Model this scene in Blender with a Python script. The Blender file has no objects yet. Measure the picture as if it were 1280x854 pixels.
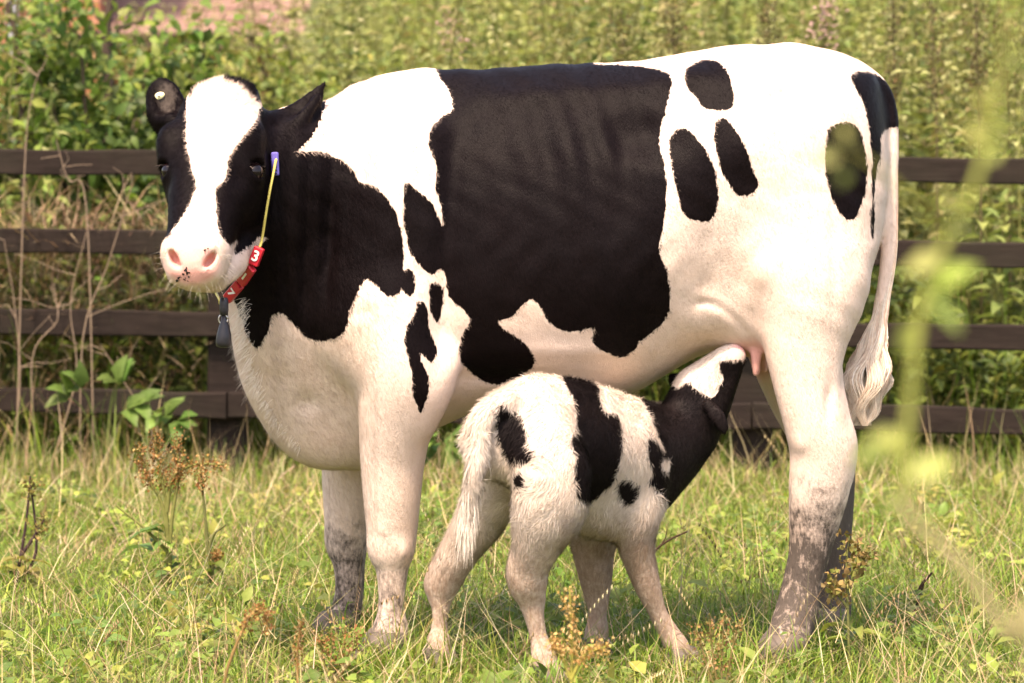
import bpy, bmesh, math, random
import numpy as np
from mathutils import Vector, Matrix

random.seed(7)
RNG = np.random.default_rng(11)
SC = bpy.context.scene
COL = SC.collection

# ------------------------------------------------------------------ camera
FPX, CX, HY, CAMZ = 4240.0, 640.0, 190.0, 1.18      # focal length in photo pixels, horizon row, eye height
cam_d = bpy.data.cameras.new("camera")
cam = bpy.data.objects.new("camera", cam_d)
COL.objects.link(cam)
cam.location = (0, 0, CAMZ)
cam.rotation_euler = (math.radians(90), 0, 0)
cam_d.sensor_width = 36
cam_d.lens = 36 * FPX / 1280
cam_d.shift_y = -(427 - HY) / 1280
cam_d.clip_start = 0.1
cam_d.clip_end = 2000
cam_d.dof.use_dof = True
cam_d.dof.focus_distance = 7.85
cam_d.dof.aperture_fstop = 5.0
cam_d.dof.aperture_blades = 7
SC.camera = cam

# ------------------------------------------------------------------ light
SUN_EL, SUN_AZ = 62.0, 200.0      # azimuth: compass-like, 180 = behind the camera, 270 = left
w = bpy.data.worlds.new("World")
SC.world = w
w.use_nodes = True
nt = w.node_tree
nt.nodes.clear()
sky = nt.nodes.new("ShaderNodeTexSky")
sky.sky_type = 'NISHITA'
sky.sun_disc = False
sky.sun_elevation = math.radians(SUN_EL)
sky.sun_rotation = math.radians(SUN_AZ)
sky.dust_density = 3.0
sky.ozone_density = 0.3
sky.air_density = 1.0
bg = nt.nodes.new("ShaderNodeBackground")
bg.inputs[1].default_value = 0.15
wo = nt.nodes.new("ShaderNodeOutputWorld")
nt.links.new(sky.outputs[0], bg.inputs[0])
nt.links.new(bg.outputs[0], wo.inputs[0])
sun_d = bpy.data.lights.new("sun", 'SUN')
sun_d.energy = 2.6
sun_d.angle = math.radians(4.0)
sun_d.color = (1.0, 0.90, 0.76)
sun = bpy.data.objects.new("sun", sun_d)
COL.objects.link(sun)
_el, _az = math.radians(SUN_EL), math.radians(SUN_AZ)
SUN_DIR = Vector((math.sin(_az) * math.cos(_el), math.cos(_az) * math.cos(_el), math.sin(_el)))
sun.rotation_euler = SUN_DIR.to_track_quat('Z', 'Y').to_euler()
sun.location = (-3, -3, 8)

vs = SC.view_settings
vs.view_transform = 'Standard'
vs.look = 'None'
vs.gamma = 1
vs.exposure = 1.7
vs.use_curve_mapping = False
vs.use_white_balance = True
vs.white_balance_temperature = 7600
vs.white_balance_tint = 19
SC.cycles.max_bounces = 6
SC.cycles.transparent_max_bounces = 8
SC.cycles.use_denoising = True


# ------------------------------------------------------------------ helpers
def P(px, py, Y):
    """the point at distance Y that lies on the line of sight through a photo pixel"""
    return np.array(((px - CX) / FPX * Y, Y, CAMZ - (py - HY) / FPX * Y))


def GY(py):
    """distance at which flat ground shows at row py"""
    return CAMZ * FPX / (py - HY)


def G(px, py):
    p = P(px, py, GY(py))
    p[2] = 0
    return p


def tag(o, label=None, cat=None, group=None, kind=None):
    if label: o["label"] = label
    if cat: o["category"] = cat
    if group: o["group"] = group
    if kind: o["kind"] = kind
    return o


def empty(name, loc):
    o = bpy.data.objects.new(name, None)
    o.empty_display_size = 0.05
    o.location = Vector(loc)
    COL.objects.link(o)
    return o


def world_child(o, root):
    """parent o, whose vertices are in world coordinates, under an unrotated root"""
    o.parent = root
    off = Vector(root.location)
    r = root.parent
    while r:
        off += Vector(r.location)
        r = r.parent
    o.location = -off
    return o


def mesh_obj(name, verts, faces, mat=None, parent=None, smooth=True, attrs=None, local=False):
    me = bpy.data.meshes.new(name)
    verts = np.asarray(verts, dtype=np.float32)
    if isinstance(faces, np.ndarray):
        n, k = faces.shape
        me.vertices.add(len(verts))
        me.vertices.foreach_set("co", verts.ravel())
        me.loops.add(n * k)
        me.loops.foreach_set("vertex_index", faces.astype(np.int32).ravel())
        me.polygons.add(n)
        me.polygons.foreach_set("loop_start", np.arange(0, n * k, k, dtype=np.int32))
        me.update(calc_edges=True)
    else:
        me.from_pydata([tuple(map(float, v)) for v in verts], [], faces)
    me.polygons.foreach_set("use_smooth", np.full(len(me.polygons), smooth))
    for nm, a in (attrs or {}).items():
        a = np.asarray(a, dtype=np.float32)
        if a.ndim == 1:
            me.attributes.new(nm, 'FLOAT', 'POINT').data.foreach_set("value", a)
        elif a.shape[1] == 3:
            me.attributes.new(nm, 'FLOAT_VECTOR', 'POINT').data.foreach_set("vector", a.ravel())
    me.update()
    if mat: me.materials.append(mat)
    o = bpy.data.objects.new(name, me)
    COL.objects.link(o)
    if parent is not None:
        if local: o.parent = parent
        else: world_child(o, parent)
    return o


def catmull(pts, n=6):
    """pts (k,m) -> denser curve through them"""
    p = np.asarray(pts, dtype=float)
    if len(p) < 3: 
        t = np.linspace(0, 1, n + 1)[:, None]
        return p[0] * (1 - t) + p[-1] * t
    q = np.vstack([2 * p[0] - p[1], p, 2 * p[-1] - p[-2]])
    out = []
    for i in range(1, len(q) - 2):
        a, b, c, d = q[i - 1], q[i], q[i + 1], q[i + 2]
        for t in np.linspace(0, 1, n, endpoint=False):
            out.append(0.5 * (2 * b + (c - a) * t + (2 * a - 5 * b + 4 * c - d) * t * t + (3 * b - a - 3 * c + d) * t ** 3))
    out.append(p[-1])
    return np.array(out)


def tube_geo(pts, rad, sides=6, cap=True):
    """verts, faces of a tube along pts with radius list"""
    pts = np.asarray(pts, dtype=float)
    n = len(pts)
    rad = np.broadcast_to(np.asarray(rad, dtype=float), (n,))
    tan = np.gradient(pts, axis=0)
    tan /= np.linalg.norm(tan, axis=1)[:, None] + 1e-9
    ref = np.array((0.31, 0.93, 0.17))
    V = []
    for i in range(n):
        u = np.cross(tan[i], ref); u /= np.linalg.norm(u) + 1e-9
        v = np.cross(tan[i], u)
        for k in range(sides):
            a = 2 * math.pi * k / sides
            V.append(pts[i] + rad[i] * (math.cos(a) * u + math.sin(a) * v))
    F = []
    for i in range(n - 1):
        for k in range(sides):
            a, b = i * sides + k, i * sides + (k + 1) % sides
            F.append((a, b, b + sides, a + sides))
    if cap:
        F.append(tuple(range(sides))[::-1])
        F.append(tuple((n - 1) * sides + k for k in range(sides)))
    return V, F


class MB:
    """collects geometry for one mesh, with an optional colour per vertex"""
    def __init__(self): self.v, self.f, self.c = [], [], []
    def add(self, V, F, col=(1, 1, 1)):
        o = len(self.v)
        self.v.extend(V)
        self.f.extend(tuple(i + o for i in f) for f in F)
        self.c.extend([col] * len(V))
        return self
    def tube(self, pts, rad, sides=6, col=(1, 1, 1)):
        V, F = tube_geo(pts, rad, sides)
        return self.add(V, F, col)
    def build(self, name, mat, parent=None, smooth=True, local=False):
        return mesh_obj(name, np.array(self.v), self.f, mat, parent, smooth, {"tint": np.array(self.c)}, local)


# ------------------------------------------------------------------ implicit surfaces -> one continuous skin
class Field:
    def __init__(self, lo, hi, h):
        self.lo = np.array(lo, dtype=float); self.h = h
        self.n = np.ceil((np.array(hi) - self.lo) / h).astype(int) + 1
        self.F = np.full(tuple(self.n), 0.3, dtype=np.float32)

    def block(self, lo, hi, pad):
        a = np.clip(np.floor((np.array(lo) - pad - self.lo) / self.h).astype(int), 0, self.n - 1)
        b = np.clip(np.ceil((np.array(hi) + pad - self.lo) / self.h).astype(int) + 1, 1, self.n)
        sl = tuple(slice(a[i], b[i]) for i in range(3))
        ax = [(self.lo[i] + self.h * np.arange(a[i], b[i])).astype(np.float32) for i in range(3)]
        return sl, ax[0][:, None, None], ax[1][None, :, None], ax[2][None, None, :]

    def union(self, sl, d, k):
        a = self.F[sl]
        h = np.clip(0.5 + 0.5 * (a - d) / k, 0, 1)
        self.F[sl] = a * (1 - h) + d * h - k * h * (1 - h)

    def carve(self, sl, d, k):
        a = self.F[sl]
        h = np.clip(0.5 - 0.5 * (a + d) / k, 0, 1)
        self.F[sl] = a * (1 - h) - d * h + k * h * (1 - h)

    def chain(self, pts, k=0.03, flat=1.0, dens=9, op='union'):
        """pts: rows (px, py, Y, radius in px); flat scales thickness along the view axis"""
        q = catmull(np.array([[*P(a, b, Y), r * Y / FPX] for a, b, Y, r in pts]), dens)
        c, r = q[:, :3], np.maximum(q[:, 3], 0.001)
        lo = (c - r[:, None]).min(0); hi = (c + r[:, None]).max(0)
        sl, X, Y_, Z = self.block(lo, hi, k + 0.02)
        d = None
        for i in range(len(c) - 1):
            a, b = c[i].copy(), c[i + 1].copy()
            ba = b - a
            ba[1] /= flat
            px_, py_, pz_ = X - a[0], (Y_ - a[1]) / flat, Z - a[2]
            t = np.clip((px_ * ba[0] + py_ * ba[1] + pz_ * ba[2]) / (ba @ ba + 1e-12), 0, 1)
            e = np.sqrt((px_ - t * ba[0]) ** 2 + (py_ - t * ba[1]) ** 2 + (pz_ - t * ba[2]) ** 2) - (r[i] + t * (r[i + 1] - r[i]))
            d = e if d is None else np.minimum(d, e)
        d = d * min(1.0, flat)
        (self.union if op == 'union' else self.carve)(sl, d, k)

    def ell(self, c, r, k=0.03, rot=None, op='union'):
        """ellipsoid: c world centre, r radii in metres, rot 3x3 (rows = local axes)"""
        c = np.asarray(c); r = np.asarray(r, dtype=float)
        R = np.eye(3) if rot is None else np.asarray(rot)
        m = max(r)
        ext = np.sqrt(((R * r[:, None]) ** 2).sum(0))
        sl, X, Y_, Z = self.block(c - ext, c + ext, k + 0.02)
        x, y, z = X - c[0], Y_ - c[1], Z - c[2]
        L = [R[i, 0] * x + R[i, 1] * y + R[i, 2] * z for i in range(3)]
        k0 = np.sqrt(sum((L[i] / r[i]) ** 2 for i in range(3)))
        k1 = np.sqrt(sum((L[i] / r[i] ** 2) ** 2 for i in range(3))) + 1e-6
        d = k0 * (k0 - 1) / k1
        (self.union if op == 'union' else self.carve)(sl, d, k)

    def bump(self, c, r, amp):
        """raise (amp>0) or sink the skin smoothly around c"""
        c = np.asarray(c); r = np.broadcast_to(np.asarray(r, dtype=float), (3,))
        sl, X, Y_, Z = self.block(c - 2 * r, c + 2 * r, 0)
        g = np.exp(-(((X - c[0]) / r[0]) ** 2 + ((Y_ - c[1]) / r[1]) ** 2 + ((Z - c[2]) / r[2]) ** 2))
        self.F[sl] -= (amp * g).astype(np.float32)

    def hit(self, px, py, y0=None):
        """first skin point along the line of sight through a photo pixel"""
        ys = np.arange(self.lo[1] if y0 is None else y0, self.lo[1] + self.h * (self.n[1] - 1), self.h * 0.5)
        p = np.stack([(px - CX) / FPX * ys, ys, CAMZ - (py - HY) / FPX * ys], 1)
        i = np.clip(np.round((p - self.lo) / self.h).astype(int), 0, self.n - 1)
        f = self.F[i[:, 0], i[:, 1], i[:, 2]]
        j = np.argmax(f < 0)
        return ys[j] if f[j] < 0 else None

    def skin(self, smooth=2):
        F, n = self.F, self.n
        S = F < 0
        cnt = np.zeros(tuple(n - 1), dtype=np.int8)
        offs = [(i, j, k) for i in (0, 1) for j in (0, 1) for k in (0, 1)]
        for o in offs:
            cnt += S[o[0]:n[0] - 1 + o[0], o[1]:n[1] - 1 + o[1], o[2]:n[2] - 1 + o[2]]
        idx = np.argwhere((cnt > 0) & (cnt < 8))
        vid = np.full(tuple(n - 1), -1, dtype=np.int32)
        vid[idx[:, 0], idx[:, 1], idx[:, 2]] = np.arange(len(idx))
        val = np.stack([F[idx[:, 0] + o[0], idx[:, 1] + o[1], idx[:, 2] + o[2]] for o in offs], 1)
        acc = np.zeros((len(idx), 3)); num = np.zeros(len(idx))
        for a in range(8):
            for b in range(a + 1, 8):
                oa, ob = np.array(offs[a]), np.array(offs[b])
                if np.abs(oa - ob).sum() != 1: continue
                va, vb = val[:, a], val[:, b]
                m = (va < 0) != (vb < 0)
                t = va[m] / (va[m] - vb[m])
                acc[m] += oa + (ob - oa) * t[:, None]
                num[m] += 1
        V = self.lo + self.h * (idx + acc / num[:, None])
        Q = []
        for ax in range(3):
            s0 = [slice(None)] * 3; s1 = [slice(None)] * 3
            s0[ax] = slice(0, -1); s1[ax] = slice(1, None)
            ch = S[tuple(s0)] != S[tuple(s1)]
            e = np.argwhere(ch)
            b, c = (ax + 1) % 3, (ax + 2) % 3
            e = e[(e[:, b] > 0) & (e[:, c] > 0) & (e[:, b] < n[b] - 1) & (e[:, c] < n[c] - 1)]
            def cell(db, dc):
                q = e.copy(); q[:, b] += db; q[:, c] += dc
                return vid[q[:, 0], q[:, 1], q[:, 2]]
            quad = np.stack([cell(-1, -1), cell(0, -1), cell(0, 0), cell(-1, 0)], 1)
            flip = ~S[e[:, 0], e[:, 1], e[:, 2]]
            quad[flip] = quad[flip][:, ::-1]
            Q.append(quad)
        Q = np.concatenate(Q)
        Q = Q[(Q >= 0).all(1)]
        E = np.concatenate([Q[:, [0, 1]], Q[:, [1, 2]], Q[:, [2, 3]], Q[:, [3, 0]]])
        for it in range(smooth):
            lam = 0.5 if it % 2 == 0 else -0.52
            s = np.stack([np.bincount(E[:, 0], V[E[:, 1], i], len(V)) + np.bincount(E[:, 1], V[E[:, 0], i], len(V)) for i in range(3)], 1)
            d = np.bincount(E[:, 0], minlength=len(V)) + np.bincount(E[:, 1], minlength=len(V))
            V = V + lam * (s / np.maximum(d, 1)[:, None] - V)
        return V, Q


def vnormals(V, Q):
    n = np.cross(V[Q[:, 2]] - V[Q[:, 0]], V[Q[:, 3]] - V[Q[:, 1]])
    N = np.stack([sum(np.bincount(Q[:, k], n[:, i], len(V)) for k in range(4)) for i in range(3)], 1)
    return N / (np.linalg.norm(N, axis=1)[:, None] + 1e-12), n


def poly_sd(U, polys):
    """signed distance (positive inside) in photo pixels of points U to the union of polygons"""
    best = np.full(len(U), -60.0)
    for poly in polys:
        p = np.asarray(poly, dtype=float)
        if len(p) > 5:      # round the traced corners
            p = catmull(np.vstack([p[-1:], p, p[:2]]), 3)[3:-3]
        m = ((U > p.min(0) - 60) & (U < p.max(0) + 60)).all(1)
        if not m.any(): continue
        u = U[m]
        d = np.full(len(u), 1e9); ins = np.zeros(len(u), dtype=bool)
        for a, b in zip(p, np.roll(p, -1, 0)):
            e = b - a
            t = np.clip(((u - a) @ e) / (e @ e + 1e-9), 0, 1)
            d = np.minimum(d, np.hypot(*(u - a - t[:, None] * e).T))
            c = (a[1] > u[:, 1]) != (b[1] > u[:, 1])
            x = a[0] + (u[:, 1] - a[1]) / (e[1] + 1e-12) * e[0]
            ins ^= c & (u[:, 0] < x)
        best[m] = np.maximum(best[m], np.where(ins, d, -d))
    return best


def proj(V):
    return np.stack([CX + FPX * V[:, 0] / V[:, 1], HY + FPX * (CAMZ - V[:, 2]) / V[:, 1]], 1)


def sample_skin(V, Q, N, count, weight=None):
    """random points on the skin: positions, normals, vertex weights for attributes"""
    fn = np.cross(V[Q[:, 2]] - V[Q[:, 0]], V[Q[:, 3]] - V[Q[:, 1]])
    ar = np.linalg.norm(fn, axis=1)
    if weight is not None: ar = ar * weight[Q].mean(1)
    c = np.cumsum(ar)
    f = np.searchsorted(c, RNG.random(count) * c[-1])
    f = np.clip(f, 0, len(Q) - 1)
    u, v = RNG.random(count), RNG.random(count)
    wts = np.stack([(1 - u) * (1 - v), u * (1 - v), u * v, (1 - u) * v], 1)
    q = Q[f]
    pos = (V[q] * wts[:, :, None]).sum(1)
    nor = (N[q] * wts[:, :, None]).sum(1)
    nor /= np.linalg.norm(nor, axis=1)[:, None] + 1e-9
    return pos, nor, q, wts


def fur(name, pos, nor, flow, length, width, lift, mat, parent, attrs, segs=2, bend=0.0):
    """tapered flat hairs lying along flow, one mesh"""
    n = len(pos)
    t = flow - (flow * nor).sum(1)[:, None] * nor
    t /= np.linalg.norm(t, axis=1)[:, None] + 1e-9
    side = np.cross(nor, t)
    length = np.broadcast_to(length, (n,))[:, None]
    width = np.broadcast_to(width, (n,))[:, None]
    lift = np.broadcast_to(lift, (n,))[:, None]
    d = t * np.cos(lift) + nor * np.sin(lift)
    rows = []
    p = pos - nor * 0.001
    for s in range(segs):
        wv = width * (1 - 0.75 * s / segs) * 0.5
        rows += [p - side * wv, p + side * wv]
        lf = lift - bend * (s + 1) / segs
        d = t * np.cos(lf) + nor * np.sin(lf)
        p = p + d * length / segs
    rows.append(p)
    k = 2 * segs + 1
    V = np.stack(rows, 1).reshape(-1, 3)
    base = np.arange(n)[:, None] * k
    tri = []
    for s in range(segs - 1):
        a = 2 * s
        tri += [(a, a + 1, a + 3), (a, a + 3, a + 2)]
    tri.append((k - 3, k - 2, k - 1))
    Fc = (base[:, None] + np.array(tri)[None]).reshape(-1, 3)
    at = {a: np.repeat(v, k, axis=0) for a, v in attrs.items()}
    at["sn"] = np.repeat(nor, k, axis=0)
    tn = RNG.uniform(0.84, 1.05, n)
    at["tone"] = np.repeat(np.stack([tn, tn ** 1.15, tn ** 1.35], 1), k, axis=0)
    o = mesh_obj(name, V, Fc, mat, parent, True, at)
    o["kind"] = "stuff"
    return o


# ------------------------------------------------------------------ materials
class NT:
    def __init__(self, name):
        self.m = bpy.data.materials.new(name)
        self.m.use_nodes = True
        self.t = self.m.node_tree
        self.t.nodes.clear()
        self.out = self.n("ShaderNodeOutputMaterial")
    def n(self, typ, **kw):
        nd = self.t.nodes.new(typ)
        for k, v in kw.items():
            if k == "inp":
                for a, b in v.items(): nd.inputs[a].default_value = b
            else: setattr(nd, k, v)
        return nd
    def l(self, a, b): self.t.links.new(a, b)
    def attr(self, name): return self.n("ShaderNodeAttribute", attribute_name=name)
    def noise(self, scale, detail=3, rough=0.6, vec=None):
        nd = self.n("ShaderNodeTexNoise", inp={"Scale": scale, "Detail": detail, "Roughness": rough})
        if vec is not None: self.l(vec, nd.inputs["Vector"])
        return nd
    def math(self, op, a, b=None):
        nd = self.n("ShaderNodeMath", operation=op)
        for i, x in enumerate((a, b)):
            if x is None: continue
            if isinstance(x, (int, float)): nd.inputs[i].default_value = x
            else: self.l(x, nd.inputs[i])
        return nd.outputs[0]
    def mapr(self, x, a, b, c=0.0, d=1.0):
        nd = self.n("ShaderNodeMapRange")
        self.l(x, nd.inputs[0])
        for i, v in enumerate((a, b, c, d)): nd.inputs[i + 1].default_value = v
        return nd.outputs[0]
    def mix(self, f, a, b, blend='MIX'):
        nd = self.n("ShaderNodeMix", data_type='RGBA', blend_type=blend)
        for i, x in ((0, f), (6, a), (7, b)):
            if isinstance(x, (int, float)): nd.inputs[i].default_value = x
            elif isinstance(x, tuple): nd.inputs[i].default_value = (*x, 1) if len(x) == 3 else x
            else: self.l(x, nd.inputs[i])
        return nd.outputs[2]
    def bump(self, hgt, strength, dist=0.01):
        nd = self.n("ShaderNodeBump", inp={"Strength": strength, "Distance": dist})
        self.l(hgt, nd.inputs["Height"])
        return nd.outputs[0]
    def coords(self, kind="Object", scale=(1, 1, 1), rot=(0, 0, 0)):
        tc = self.n("ShaderNodeTexCoord")
        mp = self.n("ShaderNodeMapping")
        mp.inputs["Scale"].default_value = scale
        mp.inputs["Rotation"].default_value = rot
        self.l(tc.outputs[kind], mp.inputs[0])
        return mp.outputs[0]
    def principled(self, col, rough=0.6, spec=0.3, normal=None, **kw):
        b = self.n("ShaderNodeBsdfPrincipled")
        if isinstance(col, tuple): b.inputs["Base Color"].default_value = (*col, 1)
        else: self.l(col, b.inputs["Base Color"])
        if isinstance(rough, (int, float)): b.inputs["Roughness"].default_value = rough
        else: self.l(rough, b.inputs["Roughness"])
        b.inputs["Specular IOR Level"].default_value = spec
        if normal is not None: self.l(normal, b.inputs["Normal"])
        for k, v in kw.items(): b.inputs[k.replace("_", " ")].default_value = v
        return b
    def done(self, sh):
        self.l(sh, self.out.inputs[0])
        return self.m


def coat_material(name, hair, white, black, mudc, pinkc, fringe, soft=1.0):
    t = NT(name)
    sd = t.attr("sd").outputs["Fac"]
    # jagged, combed edge between the coat's colours
    vec = t.coords("Object", (1, 1, 0.28), (0, math.radians(18), 0))
    nz = t.noise(170, 2, 0.7, vec).outputs[0]
    nz2 = t.noise(28, 2, 0.6).outputs[0]
    off = t.math('ADD', t.math('MULTIPLY', t.math('SUBTRACT', nz, 0.5), 7.5 * fringe), t.math('MULTIPLY', t.math('SUBTRACT', nz2, 0.5), 5.0 * fringe))
    f = t.mapr(t.math('ADD', sd, off), -0.8, 0.8)
    var = t.noise(9, 4, 0.6).outputs[0]
    wcol = t.mix(t.mapr(var, 0.35, 0.75, 0, 0.45), white, tuple(x * y for x, y in zip(white, (0.93, 0.84, 0.74))))
    pk = t.attr("pink").outputs["Fac"]
    wcol = t.mix(pk, wcol, pinkc)
    bcol = t.mix(t.noise(14, 3, 0.6).outputs[0], black, tuple(x * y for x, y in zip(black, (1.9, 1.6, 1.45))))
    col = t.mix(f, wcol, bcol)
    mud = t.attr("mud").outputs["Fac"]
    mn = t.noise(38, 5, 0.72).outputs[0]
    mn2 = t.noise(150, 3, 0.7, t.coords("Object", (1, 1, 0.35))).outputs[0]
    mf = t.math('ADD', t.math('SUBTRACT', mud, 0.5), t.math('ADD', t.math('MULTIPLY', t.math('SUBTRACT', mn, 0.5), 1.6 * soft), t.math('MULTIPLY', t.math('SUBTRACT', mn2, 0.5), 1.0 * soft)))
    mf = t.math('MULTIPLY', t.mapr(mf, -0.25, 0.45), t.mapr(mud, 0.02, 0.25))
    col = t.mix(mf, col, t.mix(mn2, mudc, tuple(x * 0.5 for x in mudc)))
    rough = t.mapr(f, 0, 1, 0.72, 0.5)
    if hair:
        col = t.mix(1.0, col, t.attr("tone").outputs["Color"], 'MULTIPLY')
        va = t.n("ShaderNodeVectorMath", operation='SCALE'); t.l(t.attr("sn").outputs["Vector"], va.inputs[0]); va.inputs["Scale"].default_value = 0.62
        gm = t.n("ShaderNodeNewGeometry")
        vb = t.n("ShaderNodeVectorMath", operation='SCALE'); t.l(gm.outputs["Normal"], vb.inputs[0]); vb.inputs["Scale"].default_value = 0.38
        vc = t.n("ShaderNodeVectorMath", operation='ADD'); t.l(va.outputs[0], vc.inputs[0]); t.l(vb.outputs[0], vc.inputs[1])
        vd = t.n("ShaderNodeVectorMath", operation='NORMALIZE'); t.l(vc.outputs[0], vd.inputs[0])
        nrm = vd.outputs[0]
    else:
        h1 = t.noise(420, 2, 0.6, t.coords("Object", (1, 1, 0.22), (0, math.radians(20), 0))).outputs[0]
        h2 = t.noise(60, 3, 0.6).outputs[0]
        nrm = t.bump(t.math('ADD', h1, t.math('MULTIPLY', h2, 0.8)), 0.35, 0.004)
    b = t.principled(col, rough, 0.2, nrm)
    t.l(t.mapr(f, 0, 1, 0.2, 0.06), b.inputs['Specular IOR Level'])
    if hair:
        tr = t.n("ShaderNodeBsdfTranslucent")
        t.l(col, tr.inputs[0])
        ms = t.n("ShaderNodeMixShader", inp={0: 0.25})
        t.l(b.outputs[0], ms.inputs[1]); t.l(tr.outputs[0], ms.inputs[2])
        return t.done(ms.outputs[0])
    return t.done(b.outputs[0])


def plain(name, col, rough=0.6, spec=0.3, nscale=40, nvar=0.25, bump=0.2, **kw):
    t = NT(name)
    nz = t.noise(nscale, 4, 0.6, t.coords()).outputs[0]
    c = t.mix(nz, tuple(x * (1 - nvar) for x in col), tuple(min(1, x * (1 + nvar)) for x in col))
    return t.done(t.principled(c, rough, spec, t.bump(nz, bump, 0.003), **kw).outputs[0])


def leafy(name, trans=0.35, rough=0.5, spec=0.25):
    """plant matter: colour from the mesh, light passes through it"""
    t = NT(name)
    c = t.attr("tint").outputs["Color"]
    nz = t.noise(60, 3, 0.6, t.coords()).outputs[0]
    c = t.mix(t.mapr(nz, 0.3, 0.7), t.mix(1.0, c, (0.75, 0.75, 0.75), 'MULTIPLY'), c)
    b = t.principled(c, rough, spec)
    tr = t.n("ShaderNodeBsdfTranslucent")
    t.l(t.mix(1.0, c, (1.0, 1.0, 0.75), 'MULTIPLY'), tr.inputs[0])
    ms = t.n("ShaderNodeMixShader", inp={0: trans})
    t.l(b.outputs[0], ms.inputs[1]); t.l(tr.outputs[0], ms.inputs[2])
    return t.done(ms.outputs[0])


M_LEAF = leafy("leaf_matter", 0.38)
M_STRAW = leafy("straw_matter", 0.22, 0.6, 0.2)
M_TWIG = leafy("twig_matter", 0.0, 0.8, 0.15)

# ------------------------------------------------------------------ ground
def bank(x, y):
    """height of the land: flat pasture, a bank rising beyond the fence"""
    t = np.clip((y - 13.2) / 14.0, 0, 1)
    u = np.clip((y - 12.9) / 2.6, 0, 1)
    s = np.clip((x + 2.4) / 2.2, 0.15, 1.0)
    far = np.clip((y - 27) / 200, 0, 1)
    return (1.5 * t * t * (3 - 2 * t) + .42 * u * u * (3 - 2 * u)) * s + 14 * far


def make_ground():
    ys = np.concatenate([np.linspace(-4, 6, 6), np.linspace(6.5, 14, 60), np.linspace(14.3, 30, 50), np.linspace(32, 300, 30)])
    xs = np.concatenate([np.linspace(-150, -8, 14), np.linspace(-7, 7, 71), np.linspace(8, 150, 14)])
    X, Y = np.meshgrid(xs, ys)
    Z = bank(X, Y) + np.where((Y > 5) & (Y < 13), 0.012 * np.sin(X * 5.1 + Y * 2.0) * np.sin(Y * 4.3 - X), 0) - 0.012
    V = np.stack([X.ravel(), Y.ravel(), Z.ravel()], 1)
    nx, ny = len(xs), len(ys)
    i = (np.arange(ny - 1)[:, None] * nx + np.arange(nx - 1)[None]).ravel()
    F = np.stack([i, i + 1, i + nx + 1, i + nx], 1)
    t = NT("pasture_soil")
    a = t.noise(3.0, 5, 0.65, t.coords()).outputs[0]
    b = t.noise(45, 5, 0.7, t.coords()).outputs[0]
    c = t.mix(t.mapr(a, .35, .65), (0.09, 0.13, 0.03), (0.14, 0.145, 0.05))
    c = t.mix(t.mapr(b, .35, .7), c, (0.05, 0.045, 0.022))
    m = t.done(t.principled(c, 0.95, 0.1, t.bump(b, 0.8, 0.02)).outputs[0])
    o = mesh_obj("ground", V, F, m)
    tag(o, kind="structure")


make_ground()

# ------------------------------------------------------------------ fence
def wood(name, base):
    t = NT(name)
    v = t.coords("Object", (1.0, 6, 9))
    g = t.noise(5, 6, 0.7, v).outputs[0]
    g2 = t.noise(2.2, 4, 0.6, t.coords()).outputs[0]
    c = t.mix(t.mapr(g, .3, .7), tuple(x * .6 for x in base), tuple(x * 1.35 for x in base))
    c = t.mix(t.mapr(g2, .5, .75, 0, .5), c, (0.034, 0.033, 0.022))
    return t.done(t.principled(c, 0.92, 0.12, t.bump(g, 0.7, 0.006)).outputs[0])


M_RAIL = wood("stained_timber", (0.020, 0.0145, 0.012))


def plank(name, a, b, w_, th, mat, parent, n=10, wob=0.006):
    """sawn timber from a to b (centres), w_ tall, th thick, edges slightly uneven"""
    a, b = np.array(a), np.array(b)
    V, F = [], []
    vert = abs(b[2] - a[2]) > np.hypot(b[0] - a[0], b[1] - a[1])
    d = (b - a) / np.linalg.norm(b - a)
    up = np.array((0, 0, 1.0)) if not vert else np.array((1.0, 0, 0))
    side = np.cross(d, up); side /= np.linalg.norm(side); up = np.cross(side, d)
    e = 0.006
    prof = [(-1, -1, 1, 0), (-1, -1, 0, 1), (-1, 1, 0, -1), (-1, 1, 1, 0), (1, 1, -1, 0), (1, 1, 0, -1), (1, -1, 0, 1), (1, -1, -1, 0)]
    for i in range(n + 1):
        c = a + (b - a) * i / n + up * RNG.normal(0, wob * .35) + side * RNG.normal(0, wob * .35)
        ww = w_ / 2 + RNG.normal(0, wob * .25)
        for (s1, s2, e1, e2) in prof:
            V.append(c + side * (s1 * th / 2 + e * e1) + up * (s2 * ww + e * e2))
    for i in range(n):
        for k in range(8):
            p, q = i * 8 + k, i * 8 + (k + 1) % 8
            F.append((p, q, q + 8, p + 8))
    F.append(tuple(range(8))[::-1]); F.append(tuple(n * 8 + k for k in range(8)))
    return mesh_obj(name, V, F, mat, parent, False)


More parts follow.
